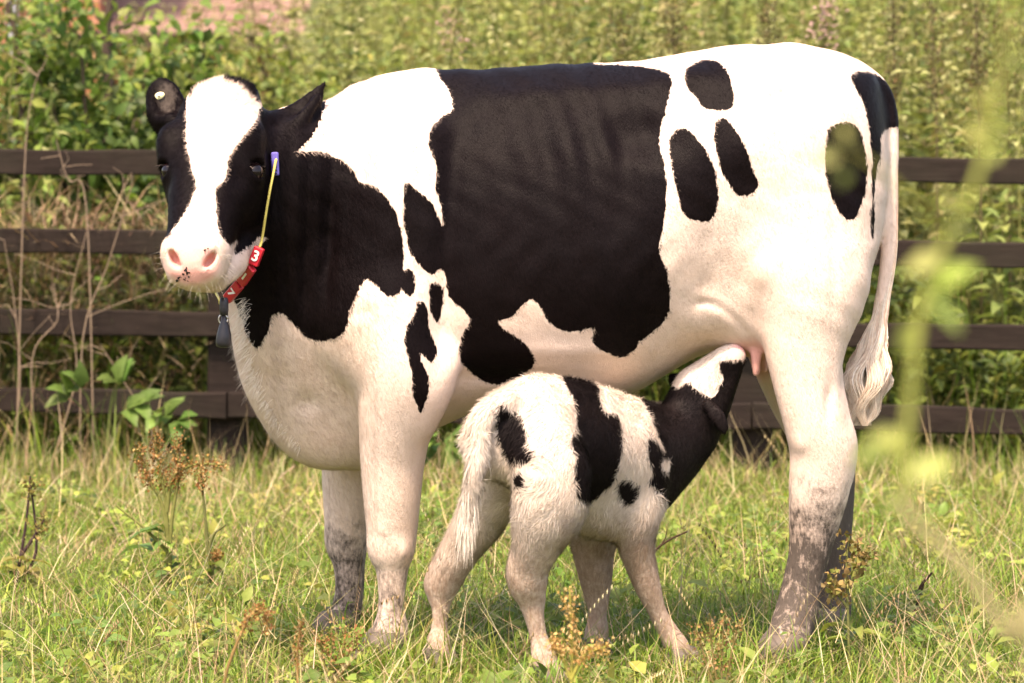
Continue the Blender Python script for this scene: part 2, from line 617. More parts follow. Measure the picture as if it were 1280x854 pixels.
fence = empty("post_and_rail_fence", P(640, 590, 12.45) * np.array((1, 1, 0)))
tag(fence, "dark stained wooden post and rail fence with four rails behind the cow", "fence")
FY = lambda px_: 12.62 - (px_ - 100) / 1100 * 0.36
posts_px = [-1010, -362, 285, 940, 1590, 2235]
rows_l = [202.5, 302.5, 403, 502.5]; rows_r = [214, 317, 421.5, 525.5]
for (rl, rr) in zip(rows_l, rows_r):
    for p0, p1 in zip(posts_px[:-1], posts_px[1:]):
        rw = lambda q: rl + (rr - rl) * (q - 100) / 1100
        A = P(p0, rw(p0) + RNG.normal(0, .6), FY(p0)); B = P(p1, rw(p1) + RNG.normal(0, .6), FY(p1))
        d = (B - A) / np.linalg.norm(B - A)
        plank("rail", A + d * .004, B - d * .004, 0.094, 0.036, M_RAIL, fence)
for q in posts_px:
    top = P(q, 180 + (q - 100) / 1100 * 11, FY(q) + .095)
    bot = top.copy(); bot[2] = -0.1
    plank("post", bot, top, 0.145, 0.11, M_RAIL, fence, 8, .004)

# ------------------------------------------------------------------ house beyond the thicket
def brick_mat():
    t = NT("red_brick")
    br = t.n("ShaderNodeTexBrick", inp={"Scale": 1.0, "Mortar Size": 0.012, "Brick Width": .225, "Row Height": .075, "Color1": (.36, .105, .05, 1), "Color2": (.27, .075, .04, 1), "Mortar": (.36, .20, .13, 1)})
    tc = t.n("ShaderNodeTexCoord"); sx = t.n("ShaderNodeSeparateXYZ"); cb = t.n("ShaderNodeCombineXYZ")
    t.l(tc.outputs["Object"], sx.inputs[0])
    t.l(t.math('ADD', sx.outputs[0], sx.outputs[1]), cb.inputs[0]); t.l(sx.outputs[2], cb.inputs[1])
    t.l(cb.outputs[0], br.inputs["Vector"])
    nz = t.noise(6, 4, .6, t.coords()).outputs[0]
    c = t.mix(t.mapr(nz, .3, .7, 0, .5), br.outputs[0], (.42, .20, .12))
    return t.done(t.principled(c, .9, .2, t.bump(br.outputs[1], .5, .01)).outputs[0])


house = empty("brick_house", (-4.2, 26, 0))
tag(house, "low red brick outbuilding with a tiled roof behind the leafy bushes", "building")
M_BRICK = brick_mat()
M_TILE = plain("clay_tile", (0.21, 0.13, 0.105), 0.85, 0.2, 7, 0.4, 0.3)
M_PIPE = plain("grey_paint", (0.20, 0.20, 0.22), 0.6)


def box_geo(lo, hi):
    x0, y0, z0 = lo; x1, y1, z1 = hi
    V = [(x0, y0, z0), (x1, y0, z0), (x1, y1, z0), (x0, y1, z0), (x0, y0, z1), (x1, y0, z1), (x1, y1, z1), (x0, y1, z1)]
    return V, [(3, 2, 1, 0), (4, 5, 6, 7), (0, 1, 5, 4), (1, 2, 6, 5), (2, 3, 7, 6), (3, 0, 4, 7)]


mesh_obj("wall", *box_geo((-6.5, 24.0, -.1), (-2.92, 30, 3.4)), M_BRICK, house, False)
mesh_obj("wall", *box_geo((-2.92, 24.4, -.1), (-1.72, 28, 1.98)), M_BRICK, house, False)
mesh_obj("roof", [(-6.8, 23.7, 3.4), (-2.6, 23.7, 3.4), (-2.6, 30.3, 3.4), (-6.8, 30.3, 3.4), (-6.8, 27, 5.4), (-2.6, 27, 5.4)],
         [(0, 1, 5, 4), (1, 2, 5), (2, 3, 4, 5), (3, 0, 4), (3, 2, 1, 0)], M_TILE, house, False)
wf = mesh_obj("drainpipe", *tube_geo([(-3.52, 23.9, 0), (-3.52, 23.9, 1.7), (-3.52, 23.9, 3.3)], .045, 8), M_PIPE, house)
rf = mesh_obj("lean_to_roof", [(-2.95, 24.05, 2.0), (-1.55, 24.05, 1.96), (-1.62, 28, 3.3), (-2.95, 28, 3.3), (-2.95, 24.05, 1.93), (-1.55, 24.05, 1.90), (-1.62, 28, 3.23), (-2.95, 28, 3.23)],
              [(0, 1, 2, 3), (7, 6, 5, 4), (4, 5, 1, 0), (5, 6, 2, 1), (6, 7, 3, 2), (7, 4, 0, 3)], M_TILE, house, False)
tV, tF = box_geo((-.105, -.02, -.012), (.105, .36, .012))
for i in range(11):
    for j in range(7):
        y0 = 23.98 + i * .3
        z0 = 2.03 + (y0 - 24.05) * (1.3 / 3.95) + 0.012
        x0 = -2.84 + j * .21 + (.1 if i % 2 else 0) * .6
        if x0 > -1.56: continue
        if i == 0 and j == 0:
            t0 = mesh_obj("tile", tV, tF, M_TILE, None, False); o = t0
        else:
            o = t0.copy(); COL.objects.link(o)
        o.parent = rf
        o.location = Vector((x0, y0 + RNG.normal(0, .008), z0)) - Vector(rf.location) - Vector(house.location)
        o.location = Vector((x0, y0 + RNG.normal(0, .008), z0))
        o.rotation_euler = (math.radians(15.5) + RNG.normal(0, .015), RNG.normal(0, .02), 0)

# ------------------------------------------------------------------ the cow
CY0 = 8.05
cow_coat = coat_material("cow_coat", False, (0.70, 0.565, 0.485), (0.0030, 0.0019, 0.0023), (0.105, 0.085, 0.072), (0.66, 0.34, 0.29), 1.0)
cow_hair = coat_material("cow_hair", True, (0.70, 0.565, 0.485), (0.0030, 0.0019, 0.0023), (0.105, 0.085, 0.072), (0.66, 0.34, 0.29), 1.0)


def build_cow_field(h):
    f = Field((-0.90, 7.30, -0.02), (0.95, 8.55, 1.475), h)
    px = lambda r, Y=CY0: r * Y / FPX
    # trunk: stations along the body (photo column, top row, bottom row, half width, height of greatest width)
    T = np.array([
        (396, 230, 430, 5, .5), (404, 175, 500, 55, .5), (420, 138, 540, 88, .5), (450, 113, 572, 118, .47), (490, 98, 562, 138, .45),
        (540, 93, 533, 150, .43), (600, 87, 512, 163, .42), (660, 82, 505, 172, .42), (720, 79.5, 503, 177, .43), (760, 78.5, 500, 178, .44),
        (800, 76, 488, 176, .46), (835, 70, 466, 170, .5), (870, 64, 446, 164, .55), (910, 57, 432, 157, .6), (950, 55.5, 425, 150, .62),
        (1000, 57, 410, 140, .62), (1040, 62, 395, 124, .62), (1070, 73, 370, 98, .6), (1092, 90, 335, 66, .6), (1106, 115, 290, 36, .6), (1113, 150, 230, 6, .5)], dtype=float)
    xs = (T[:, 0] - CX) / FPX * CY0
    lo = (xs[0] - .02, CY0 - .36, 0.4); hi = (xs[-1] + .02, CY0 + .36, 1.46)
    sl, X, Y, Z = f.block(lo, hi, 0.06)
    xx = X.ravel()
    ip = lambda c: np.interp(xx, xs, c)[:, None, None]
    # smooth the station curves
    def sm(c):
        d = np.interp(np.linspace(xs[0], xs[-1], 400), xs, c)
        k = np.hanning(31); k /= k.sum()
        d = np.convolve(np.pad(d, 15, mode='edge'), k, 'valid')
        return np.interp(xx, np.linspace(xs[0], xs[-1], 400), d)[:, None, None]
    zt = sm(CAMZ - (T[:, 1] - HY) / FPX * CY0); zb = sm(CAMZ - (T[:, 2] - HY) / FPX * CY0)
    hw = np.maximum(sm(T[:, 3] / FPX * CY0), 0.01); fr = sm(T[:, 4])
    zc = zb + fr * (zt - zb)
    dz = Z - zc
    hh = np.where(dz > 0, zt - zc, zc - zb)
    # ribs: shallow slanting ridges on the flank
    U = (X - (-0.12)) + 0.33 * (Z - 1.1)
    rib = 0.0078 * np.sin(U * 2 * math.pi / 0.080 + 1.5 * np.sin(U * 13) + .8 * np.sin(Z * 14)) * np.exp(-((X - 0.13) / 0.15) ** 2) * np.exp(-((Z - 1.2) / 0.13) ** 2)
    pexp = 2.05
    r = ((np.abs(Y - CY0) / (hw + rib)) ** pexp + (np.abs(dz) / hh) ** pexp) ** (1 / pexp)
    dd = np.maximum((r - 1) * np.minimum(hw, hh), np.maximum(xs[0] - X, X - xs[-1]))
    f.union(sl, dd.astype(np.float32), 0.01)

    # neck and brisket
    f.chain([(520, 205, 8.03, 105), (450, 215, 7.98, 98), (390, 222, 7.90, 84), (345, 222, 7.83, 70), (318, 215, 7.80, 58)], 0.05, .62)
    f.chain([(460, 330, 8.03, 130), (400, 340, 7.96, 100), (356, 320, 7.88, 78), (330, 285, 7.82, 56)], 0.06, .62)
    f.chain([(470, 410, 8.05, 128), (404, 425, 8.0, 103), (372, 390, 7.93, 76)], 0.06, .75)
    f.chain([(400, 300, 7.96, 90), (362, 395, 7.93, 62), (357, 432, 7.96, 56), (372, 480, 8.0, 62), (402, 520, 8.03, 64), (440, 530, 8.05, 56)], 0.045, .8)
    # shoulder and near fore leg
    f.ell(P(505, 300, 7.83), (px(75), 0.075, px(150)), 0.08)
    f.ell(P(470, 400, 7.84), (px(62), 0.07, px(85)), 0.07)
    f.chain([(492, 390, 7.86, 78), (505, 462, 7.83, 62), (496, 520, 7.84, 48), (491, 570, 7.86, 41), (490, 620, 7.87, 36), (490, 660, 7.88, 32), (489, 684, 7.88, 30),
             (490, 708, 7.88, 21), (490, 745, 7.88, 17), (489, 772, 7.88, 18.5), (488, 790, 7.87, 23), (484, 808, 7.86, 21), (480, 816, 7.85, 23)], 0.03, .92)
    f.chain([(540, 440, 7.80, 22), (552, 462, 7.79, 20), (540, 490, 7.80, 20), (522, 520, 7.82, 22)], 0.04)          # elbow
    # far fore leg
    f.chain([(455, 430, 8.22, 70), (445, 500, 8.22, 52), (440, 560, 8.22, 39), (436, 610, 8.23, 33), (434, 650, 8.24, 28.5), (433, 676, 8.25, 27),
             (436, 702, 8.25, 20.5), (437, 735, 8.25, 18), (433, 762, 8.25, 19), (428, 778, 8.24, 21), (423, 788, 8.23, 20)], 0.03, .92)
    # haunch and near hind leg
    f.ell(P(985, 250, 7.90), (px(105), 0.12, px(185)), 0.09)
    f.ell(P(1040, 210, 7.93), (px(58), 0.10, px(120)), 0.08)
    f.chain([(1000, 270, 7.90, 92), (1011, 350, 7.85, 76), (1006, 420, 7.83, 54), (1009, 480, 7.82, 42), (1020, 530, 7.82, 40), (1028, 565, 7.83, 41), (1024, 610, 7.84, 38),
             (1018, 650, 7.85, 32), (1012, 690, 7.85, 26), (1003, 730, 7.85, 25), (996, 764, 7.84, 27), (988, 790, 7.82, 27), (982, 806, 7.80, 27)], 0.03, .8)
    f.chain([(1043, 470, 7.84, 8), (1051, 520, 7.84, 10), (1057, 556, 7.84, 12), (1049, 590, 7.85, 14)], 0.025)       # hamstring and hock point
    # far hind leg
    f.chain([(985, 330, 8.18, 85), (985, 420, 8.2, 56), (997, 490, 8.22, 39), (1022, 545, 8.24, 34), (1037, 575, 8.25, 31), (1042, 620, 8.26, 26),
             (1043, 680, 8.26, 21), (1043, 735, 8.26, 21), (1041, 765, 8.25, 23), (1036, 782, 8.24, 22)], 0.03, .85)
    # udder and teats
    f.ell(P(934, 405, 8.0), (px(46), 0.15, px(38)), 0.045)
    f.ell(P(880, 384, 7.93), (px(75), 0.115, px(36)), 0.06)
    for a in ((945, 440, 7.88, 466), (955, 436, 8.02, 462), (924, 430, 7.93, 443), (922, 434, 8.08, 448)):
        f.chain([(a[0], a[1] - 20, a[2] + .02, 11), (a[0], a[1], a[2], 7.5), (a[0], a[3], a[2], 5)], 0.014)
    # bones and hollows that show through the hide
    B = lambda x_, y_, Y_, r_, amp: f.bump(P(x_, y_, Y_), r_, amp)
    for t_ in np.linspace(0, 1, 7):                                        # shelf of the loin
        B(620 + 225 * t_, 122 - 24 * t_, 7.86 - .05 * t_, (.05, .09, .03), 0.006)
    B(862, 92, 7.82, (.05, .09, .035), 0.015)                              # hook bone
    B(800, 168, 7.77, (.075, .09, .055), -0.030)                           # hollow of the flank
    B(772, 250, 7.74, (.05, .07, .09), -0.010)
    B(975, 128, 7.83, (.07, .09, .045), -0.020)                            # between hook and pin
    B(1084, 108, 7.97, (.028, .06, .035), 0.020)                           # pin bone
    B(930, 190, 7.77, (.05, .07, .06), 0.008)
    for t_ in np.linspace(0, 1, 6):                                        # behind the shoulder
        B(566 - 14 * t_, 190 + 240 * t_, 7.76, (.028, .07, .06), -0.011)
        B(520 - 40 * t_, 130 + 210 * t_, 7.80, (.026, .07, .05), 0.006)    # shoulder blade
    B(438, 405, 7.85, (.045, .07, .05), 0.016)                             # point of the shoulder
    B(462, 478, 7.86, (.022, .06, .05), -0.014)                            # brisket / arm crease
    B(418, 300, 7.86, (.03, .07, .09), -0.010)
    B(385, 500, 7.93, (.03, .08, .03), -0.010)
    B(640, 470, 7.85, (.16, .09, .020), -0.008)                            # belly line
    B(700, 440, 7.77, (.20, .08, .020), 0.005)
    B(890, 320, 7.76, (.07, .07, .07), -0.006)                             # in front of the stifle
    B(960, 340, 7.76, (.05, .06, .06), 0.012)
    for x_, y_ in catmull([(872, 378), (892, 381), (914, 395), (934, 416), (950, 444)], 9):       # crease of the flank
        B(x_, y_, 7.80, (.010, .09, .010), -0.0016)
    B(1034, 505, 7.79, (.012, .05, .05), -0.010)                           # tendon groove
    B(1040, 330, 7.80, (.012, .07, .14), -0.006)
    B(1000, 556, 7.78, (.016, .03, .02), 0.004)
    for x_, a_ in ((352, .004), (364, -.004), (376, .004), (388, -.004), (402, .003), (416, -.003), (430, .002)):      # folds of the neck
        for yy_ in (210, 260, 310, 360):
            B(x_ - (yy_ - 210) * .04, yy_, 7.85, (.0065, .14, .055), a_)
    B(476, 664, 7.83, (.014, .03, .022), 0.004)                            # knee
    B(505, 690, 7.84, (.012, .03, .02), 0.004)
    # tail
    f.chain([(1070, 100, 8.05, 20), (1092, 109, 8.05, 17), (1107, 133, 8.05, 13), (1113, 165, 8.03, 10), (1113, 220, 8.01, 9.5), (1112, 300, 7.99, 9), (1103, 370, 7.96, 8), (1092, 440, 7.93, 6)], 0.018)

    # the hide is never quite even
    lo3, hi3 = f.lo, f.lo + f.h * (f.n - 1)
    sl, X, Y, Z = f.block(np.array((-.62, 7.6, .68)), np.array((.92, 8.5, 1.45)), 0)
    wv = (np.sin(X * 41 + 2.1 * np.sin(Z * 23)) * np.sin(Z * 37 + 1.7 * np.sin(X * 19 + Y * 11)) + .7 * np.sin(X * 71 + Z * 29 + 2 * np.sin(Z * 17)) * np.sin(Z * 59 - X * 13))
    f.F[sl] += (0.0011 * wv * np.clip((Z - .68) / .15, 0, 1)).astype(np.float32)
    # ---- head
    H0, H1 = P(280, 124, 7.80), P(244, 345, 7.52)
    L = H1 - H0; HL = np.linalg.norm(L); L /= HL
    a = math.radians(17)
    R = np.array((math.cos(a), -math.sin(a), -0.02)); R -= (R @ L) * L; R /= np.linalg.norm(R)
    N = np.cross(L, R)
    # s along head, half width, front, back (photo px at 7.65 m), squareness of the front
    S = np.array([(-.12, 4, 4, 4), (-.085, 22, 12, 18), (-.03, 44, 25, 44), (.06, 54, 34, 68), (.16, 57, 40, 86), (.28, 62, 45, 98), (.40, 62, 46, 100),
                  (.52, 54, 44, 92), (.64, 46, 42, 76), (.76, 41.5, 40, 58), (.86, 40.5, 38, 47), (.94, 40, 34, 41), (.99, 37.5, 29, 35), (1.03, 31, 21, 27), (1.06, 4, 3, 4)])
    c = 7.65 / FPX
    ctr = H0 + L * HL * .5
    sl, X, Y, Z = f.block(ctr - .34, ctr + .34, 0)
    x, y, z = X - H0[0], Y - H0[1], Z - H0[2]
    s = (L[0] * x + L[1] * y + L[2] * z) / HL
    u = R[0] * x + R[1] * y + R[2] * z
    nn = N[0] * x + N[1] * y + N[2] * z
    g = np.linspace(-.12, 1.06, 300)
    def sm2(col):
        d = np.interp(g, S[:, 0], S[:, col] * c)
        k = np.hanning(15); k /= k.sum()
        d = np.convolve(np.pad(d, 7, mode='edge'), k, 'valid')
        return np.interp(s, g, d)
    hw, fo, ba = sm2(1), sm2(2), sm2(3)
    hb = np.where(nn > 0, fo, ba)
    wd = hw * np.where(nn < 0, 1 - 0.42 * np.clip(-nn / ba, 0, 1) ** 1.5, 1.0)
    pw = 2.5
    r = ((np.abs(u) / wd) ** pw + (np.abs(nn) / hb) ** pw) ** (1 / pw)
    d = (r - 1) * np.minimum(hw, fo)
    d = np.maximum(d, np.maximum(-.115 - s, s - 1.055) * HL)
    f.union(sl, d.astype(np.float32), 0.035)
    rot = np.stack([R, N, L])
    HP = lambda s_, u_, n_: H0 + L * (s_ * HL) + R * (u_ * c) + N * (n_ * c)
    f.ell(HP(-.02, 0, -4), (40 * c, 24 * c, 18 * c), 0.02, rot)                       # poll
    for sg in (-1, 1):
        f.ell(HP(.30, sg * 52, 20), (17 * c, 24 * c, 26 * c), 0.03, rot)               # brow
        f.ell(HP(.45, sg * 42, -35), (17 * c, 50 * c, 42 * c), 0.035, rot)             # cheek
        f.bump(HP(.52, sg * 44, 22), (.03, .03, .035), -0.008)
        f.ell(HP(.90, sg * 26, 13), (15.5 * c, 23 * c, 18 * c), 0.022, rot)              # nostril wings
    f.ell(HP(.93, 0, -26), (28 * c, 22 * c, 15 * c), 0.02, rot)                       # chin
    f.chain([(318, 258, 7.80, 28), (305, 295, 7.74, 24), (289, 328, 7.66, 20), (270, 346, 7.60, 17)], 0.03, .8)   # lower jaw, near side
    # nostrils
    for (a1, b1, a2, b2, a3, b3) in ((214, 315, 218, 324, 224, 333), (267, 318, 262, 326, 256, 333)):
        pts = []
        for (aa, bb, rr) in ((a1, b1, 3.6), (a2, b2, 5.2), (a3, b3, 3.0)):
            yy = f.hit(aa, bb)
            pts.append((aa, bb, (yy or 7.5) + 0.002, rr))
        f.chain(pts, 0.005, 3.2, op='carve')
    # eyes: lids raised round a socket
    eyes = []
    for (ex, ey) in ((320.5, 212), (208, 212)):
        yy = f.hit(ex, ey) or 7.72
        e = P(ex, ey, yy)
        eyes.append(e)
        out = R if ex > 270 else -R
        f.bump(e, 0.034, 0.009)
        f.ell(e + out * 0.004 + N * 0.004, (0.0225, 0.025, 0.0165), 0.005, np.stack([R, N, L]), op='carve')
    # ears: cow's near ear pricked out in profile, far ear turned open to the camera
    f.chain([(322, 158, 7.80, 20), (342, 163, 7.84, 25), (360, 159, 7.86, 25.5), (376, 146, 7.87, 20), (390, 128, 7.88, 13), (400, 112, 7.885, 6.5), (406, 102, 7.89, 1.5)], 0.012, .42)
    f.chain([(345, 178, 7.80, 8), (362, 166, 7.81, 9), (380, 146, 7.83, 8), (397, 122, 7.86, 5)], 0.014, .8)
    f.chain([(240, 172, 7.84, 14), (222, 160, 7.855, 20), (211, 142, 7.86, 25), (205, 124, 7.87, 23), (203, 112, 7.875, 15)], 0.012, .42)
    f.chain([(208, 140, 7.85, 20), (212, 160, 7.845, 15), (222, 176, 7.84, 10)], 0.012, .5)
    f.ell(P(207, 126, 7.835), (0.030, 0.022, 0.044), 0.010, op='carve')
    f.chain([(232, 168, 7.81, 11), (216, 152, 7.825, 11), (203, 150, 7.845, 8)], 0.012)
    return f, dict(H0=H0, L=L, R=R, N=N, HL=HL, c=c, HP=HP, eyes=eyes)


COW_BLACK = [
    [(548, 60), (740, 60), (742, 79), (790, 82), (837, 93), (834, 129), (826, 160), (824, 178), (831, 211), (833, 250), (827, 294), (824, 321), (834, 338), (838, 382), (830, 402),
     (817, 415), (801, 426), (790, 440), (776, 447), (757, 440), (740, 427), (743, 409), (713, 415), (691, 407), (680, 393), (669, 376), (659, 376), (640, 395), (621, 405), (653, 427),
     (668, 449), (659, 465), (621, 481), (590, 468), (574, 446), (577, 420), (587, 398), (561, 370), (555, 340), (548, 338), (540, 343), (528, 335), (515, 318), (508, 300), (504, 270),
     (506, 229), (520, 237), (536, 250), (546, 266), (553, 284), (551, 262), (544, 232), (546, 212), (536, 182), (539, 161), (553, 145), (566, 136), (560, 112), (548, 92)],
    [(856, 90), (872, 77), (892, 75), (905, 85), (915, 101), (916, 132), (905, 138), (883, 137), (870, 123), (859, 110)],
    [(837, 176), (845, 163), (859, 162), (875, 178), (889, 200), (896, 228), (896, 261), (886, 277), (867, 275), (853, 264), (845, 233), (839, 200)],
    [(894, 154), (903, 147), (916, 157), (930, 181), (941, 211), (947, 231), (938, 242), (922, 244), (908, 225), (897, 200), (893, 173)],
    [(1034, 168), (1042, 157), (1060, 153), (1075, 165), (1082, 190), (1083, 230), (1075, 262), (1062, 276), (1048, 265), (1036, 235), (1031, 200)],
    [(1065, 93), (1087, 90), (1112, 106), (1135, 140), (1135, 158), (1105, 163), (1101, 195), (1094, 230), (1093, 290), (1088, 292), (1090, 222), (1090, 195), (1086, 162), (1079, 129), (1068, 107)],
    [(345, 190), (362, 190), (384, 190), (403, 190), (429, 202), (441, 212), (451, 228), (470, 234), (489, 256), (501, 288), (504, 332), (501, 364), (482, 370), (460, 348), (446, 367),
     (438, 389), (429, 417), (394, 427), (369, 408), (353, 392), (340, 395), (334, 414), (321, 436), (308, 417), (302, 397), (296, 384), (285, 370), (240, 360), (240, 190)],
    [(503, 345), (508, 336), (516, 340), (519, 355), (516, 370), (508, 368), (504, 360)],
    [(536, 356), (545, 353), (553, 360), (553, 380), (548, 404), (540, 395), (536, 375)],
    [(517, 395), (523, 376), (533, 383), (536, 408), (546, 440), (537, 453), (525, 440), (527, 452), (536, 477), (527, 517), (517, 496), (514, 465), (506, 430), (508, 408)],
]
HEAD_BLACK = [
    [(228, 128), (228, 158), (222, 168), (230, 176), (237, 196), (240, 213), (245, 231), (243, 242), (231, 265), (216, 288), (208, 297), (150, 300), (150, 60), (226, 60)],
    [(326, 140), (315, 158), (303, 173), (292, 187), (286, 198), (283, 218), (277, 229), (269, 236), (270, 253), (273, 287), (280, 298), (288, 306), (297, 300), (294, 318), (305, 312),
     (318, 303), (324, 296), (360, 290), (440, 200), (440, 60), (340, 120)],
    [(236, 124), (246, 109), (263, 101), (266, 80), (230, 80)],
    [(279, 101), (291, 105), (303, 112), (313, 124), (332, 126), (332, 78), (279, 78)],
]
cow_f, HEAD = build_cow_field(0.0062)
cV, cQ = cow_f.skin(12)
cN, _ = vnormals(cV, cQ)


def cow_attrs(V):
    U = proj(V)
    h = V - HEAD["H0"]
    s = (h @ HEAD["L"]) / HEAD["HL"]; n = (h @ HEAD["N"]) / HEAD["c"]; uu = (h @ HEAD["R"]) / HEAD["c"]
    head = (s > -.2) & (s < 1.1) & (n > -60 - 30 * (s > .5)) & (np.abs(uu) < 85) & (U[:, 0] < 335)
    EARP = [(326, 140), (340, 138), (352, 138), (370, 128), (390, 112), (406, 97), (411, 101), (406, 125), (399, 148), (386, 172), (366, 188), (350, 198), (335, 200), (328, 170)]
    ear = ((poly_sd(U, [EARP]) > -2) & (V[:, 1] < 7.96)) | ((U[:, 0] < 232) & (U[:, 1] < 182))
    sd = np.where(head, poly_sd(U, HEAD_BLACK), poly_sd(U, COW_BLACK))
    sd = np.where(ear, 30.0, sd)
    # the crest tuft behind the near ear
    mud = np.clip((U[:, 1] - 635) / 130, 0, 1) * (U[:, 1] < 900)
    fr_far = (U[:, 0] < 470) & (V[:, 1] > 8.06)
    mud = np.where(fr_far, np.clip((U[:, 1] - 630) / 90, 0, .8), mud)
    hind = U[:, 0] > 900
    mud = np.where(hind, np.clip((U[:, 1] - 570) / 120, 0, .98), mud)
    mud = np.where(hind & (V[:, 1] > 8.06), np.clip((U[:, 1] - 540) / 40, 0, 1.0) * 1.25, mud)
    mud = np.where(~hind & ~fr_far, mud * 0.72, mud)
    pink = np.clip(1 - np.hypot((U[:, 0] - 240) / 39, (U[:, 1] - 331) / 29), 0, 1) * 3.6
    pink = np.where(head & (s > .78), np.clip(pink, 0, 1), 0)
    udder = np.clip(1.5 * (1.2 - np.hypot((U[:, 0] - 942) / 34, (U[:, 1] - 452) / 28)), 0, 1)
    pink = np.maximum(pink, udder * (V[:, 2] < 0.78) * (V[:, 1] > 7.835) * (U[:, 0] < 962))
    ear_in = np.clip(1 - np.hypot((U[:, 0] - 208) / 17, (U[:, 1] - 122) / 27), 0, 1) * (cow_near(V))
    return sd, np.maximum(mud, np.clip(ear_in * 1.6, 0, 1.3)), pink


def cow_near(V): return V[:, 1] < 7.93


sd, mud, pink = cow_attrs(cV)
cow = empty("cow", (0.15, CY0, 0))
tag(cow, "large black and white dairy cow standing over the calf, head turned to the viewer", "cow")
mesh_obj("body", cV, cQ, cow_coat, cow, True, {"sd": sd, "mud": mud, "pink": pink})

# coat hair
def cow_fur():
    U = proj(cV)
    wgt = np.where(cN[:, 1] < 0.3, 1.0, 0.25)
    headm = (U[:, 0] < 340) & (U[:, 1] < 370)
    wgt = wgt * np.where(headm, 2.0, 1.0)
    pos, nor, q, wt = sample_skin(cV, cQ, cN, 330000, wgt)
    u = proj(pos)
    n = len(pos)
    flow = np.tile(np.array((0.55, 0.0, -0.8)), (n, 1))
    hd = (u[:, 0] < 335) & (u[:, 1] < 370)
    flow[hd] = np.array((0.0, 0.1, 0.0))
    flow[hd, 0] = (u[hd, 0] - 270) / 60 + 0.2
    flow[hd, 2] = np.where(u[hd, 1] < 135, 1.0, -0.5)
    # pale skin and nose stay bare
    g = lambda a: (a[q] * wt).sum(1)
    pk, m = g(pink), g(mud)
    s_ = g(sd)
    flow += RNG.normal(0, 0.22, (n, 3))
    ln = RNG.uniform(0.007, 0.013, n)
    neck = (u[:, 0] < 470) & (u[:, 0] > 335)
    ln = np.where(neck, ln * 1.5, ln)
    poll = hd & (u[:, 1] < 132) & (u[:, 1] > 80) & (u[:, 0] > 238) & (u[:, 0] < 318)
    ln = np.where(poll, RNG.uniform(0.008, 0.018, n), ln)
    earm = ((u[:, 0] > 335) & (u[:, 0] < 410) & (u[:, 1] < 185) & (pos[:, 1] < 7.905)) | ((u[:, 0] < 232) & (u[:, 1] < 182))
    ln = np.where(earm, RNG.uniform(0.008, 0.016, n), ln)
    lift = np.where(poll, 0.7, 0.2) + RNG.normal(0, 0.07, n)
    brisket = (u[:, 0] < 350) & (u[:, 1] > 375)
    lift = np.where(brisket & (RNG.random(n) < .3), 0.6, lift); ln = np.where(brisket, ln * 1.3, ln)
    keep = (pk < 0.25) & (u[:, 1] < 810) & (RNG.random(n) > m * 0.5)
    k = keep
    fur("coat_hair", pos[k], nor[k], flow[k], ln[k], 0.0012, lift[k], cow_hair, cow, {"sd": s_[k], "mud": m[k], "pink": pk[k]}, segs=1)


cow_fur()

_t = NT("cow_eye")
M_EYE = _t.done(_t.principled(_t.attr("tint").outputs["Color"], 0.12, 0.3).outputs[0])
M_HOOF = plain("hoof_horn", (0.10, 0.08, 0.065), 0.6, 0.3, 60, 0.4, 0.4)
M_LASH = plain("lash_hair", (0.55, 0.45, 0.38), 0.6)


def sphere_geo(c, r, rot=None, nu=16, nv=10):
    R_ = np.eye(3) if rot is None else rot
    V, F = [], []
    for j in range(nv + 1):
        th = math.pi * j / nv
        for i in range(nu):
            ph = 2 * math.pi * i / nu
            l = np.array((math.sin(th) * math.cos(ph) * r[0], math.sin(th) * math.sin(ph) * r[1], math.cos(th) * r[2]))
            V.append(np.asarray(c) + l @ R_)
    for j in range(nv):
        for i in range(nu):
            a, b = j * nu + i, j * nu + (i + 1) % nu
            F.append((a, a + nu, b + nu, b))
    return V, F


for e, sg in zip(HEAD["eyes"], (1, -1)):
    on_ = HEAD["R"] * sg * .75 + HEAD["N"] * .65
    cc = e - on_ / np.linalg.norm(on_) * 0.0125
    V, F = sphere_geo(cc, (0.0225, 0.0225, 0.0215), None, 32, 20)
    V = np.array(V)
    look = HEAD["R"] * sg * .55 + np.array((0, -.8, 0.12)); look /= np.linalg.norm(look)
    dt = ((V - cc) / np.linalg.norm(V - cc, axis=1)[:, None]) @ look
    ct = np.where(dt[:, None] > .80, np.array((.006, .004, .005)), np.where(dt[:, None] > .45, np.array((.016, .007, .006)), np.array((.20, .10, .09))))
    mesh_obj("eye", V, F, M_EYE, cow, True, {"tint": ct})


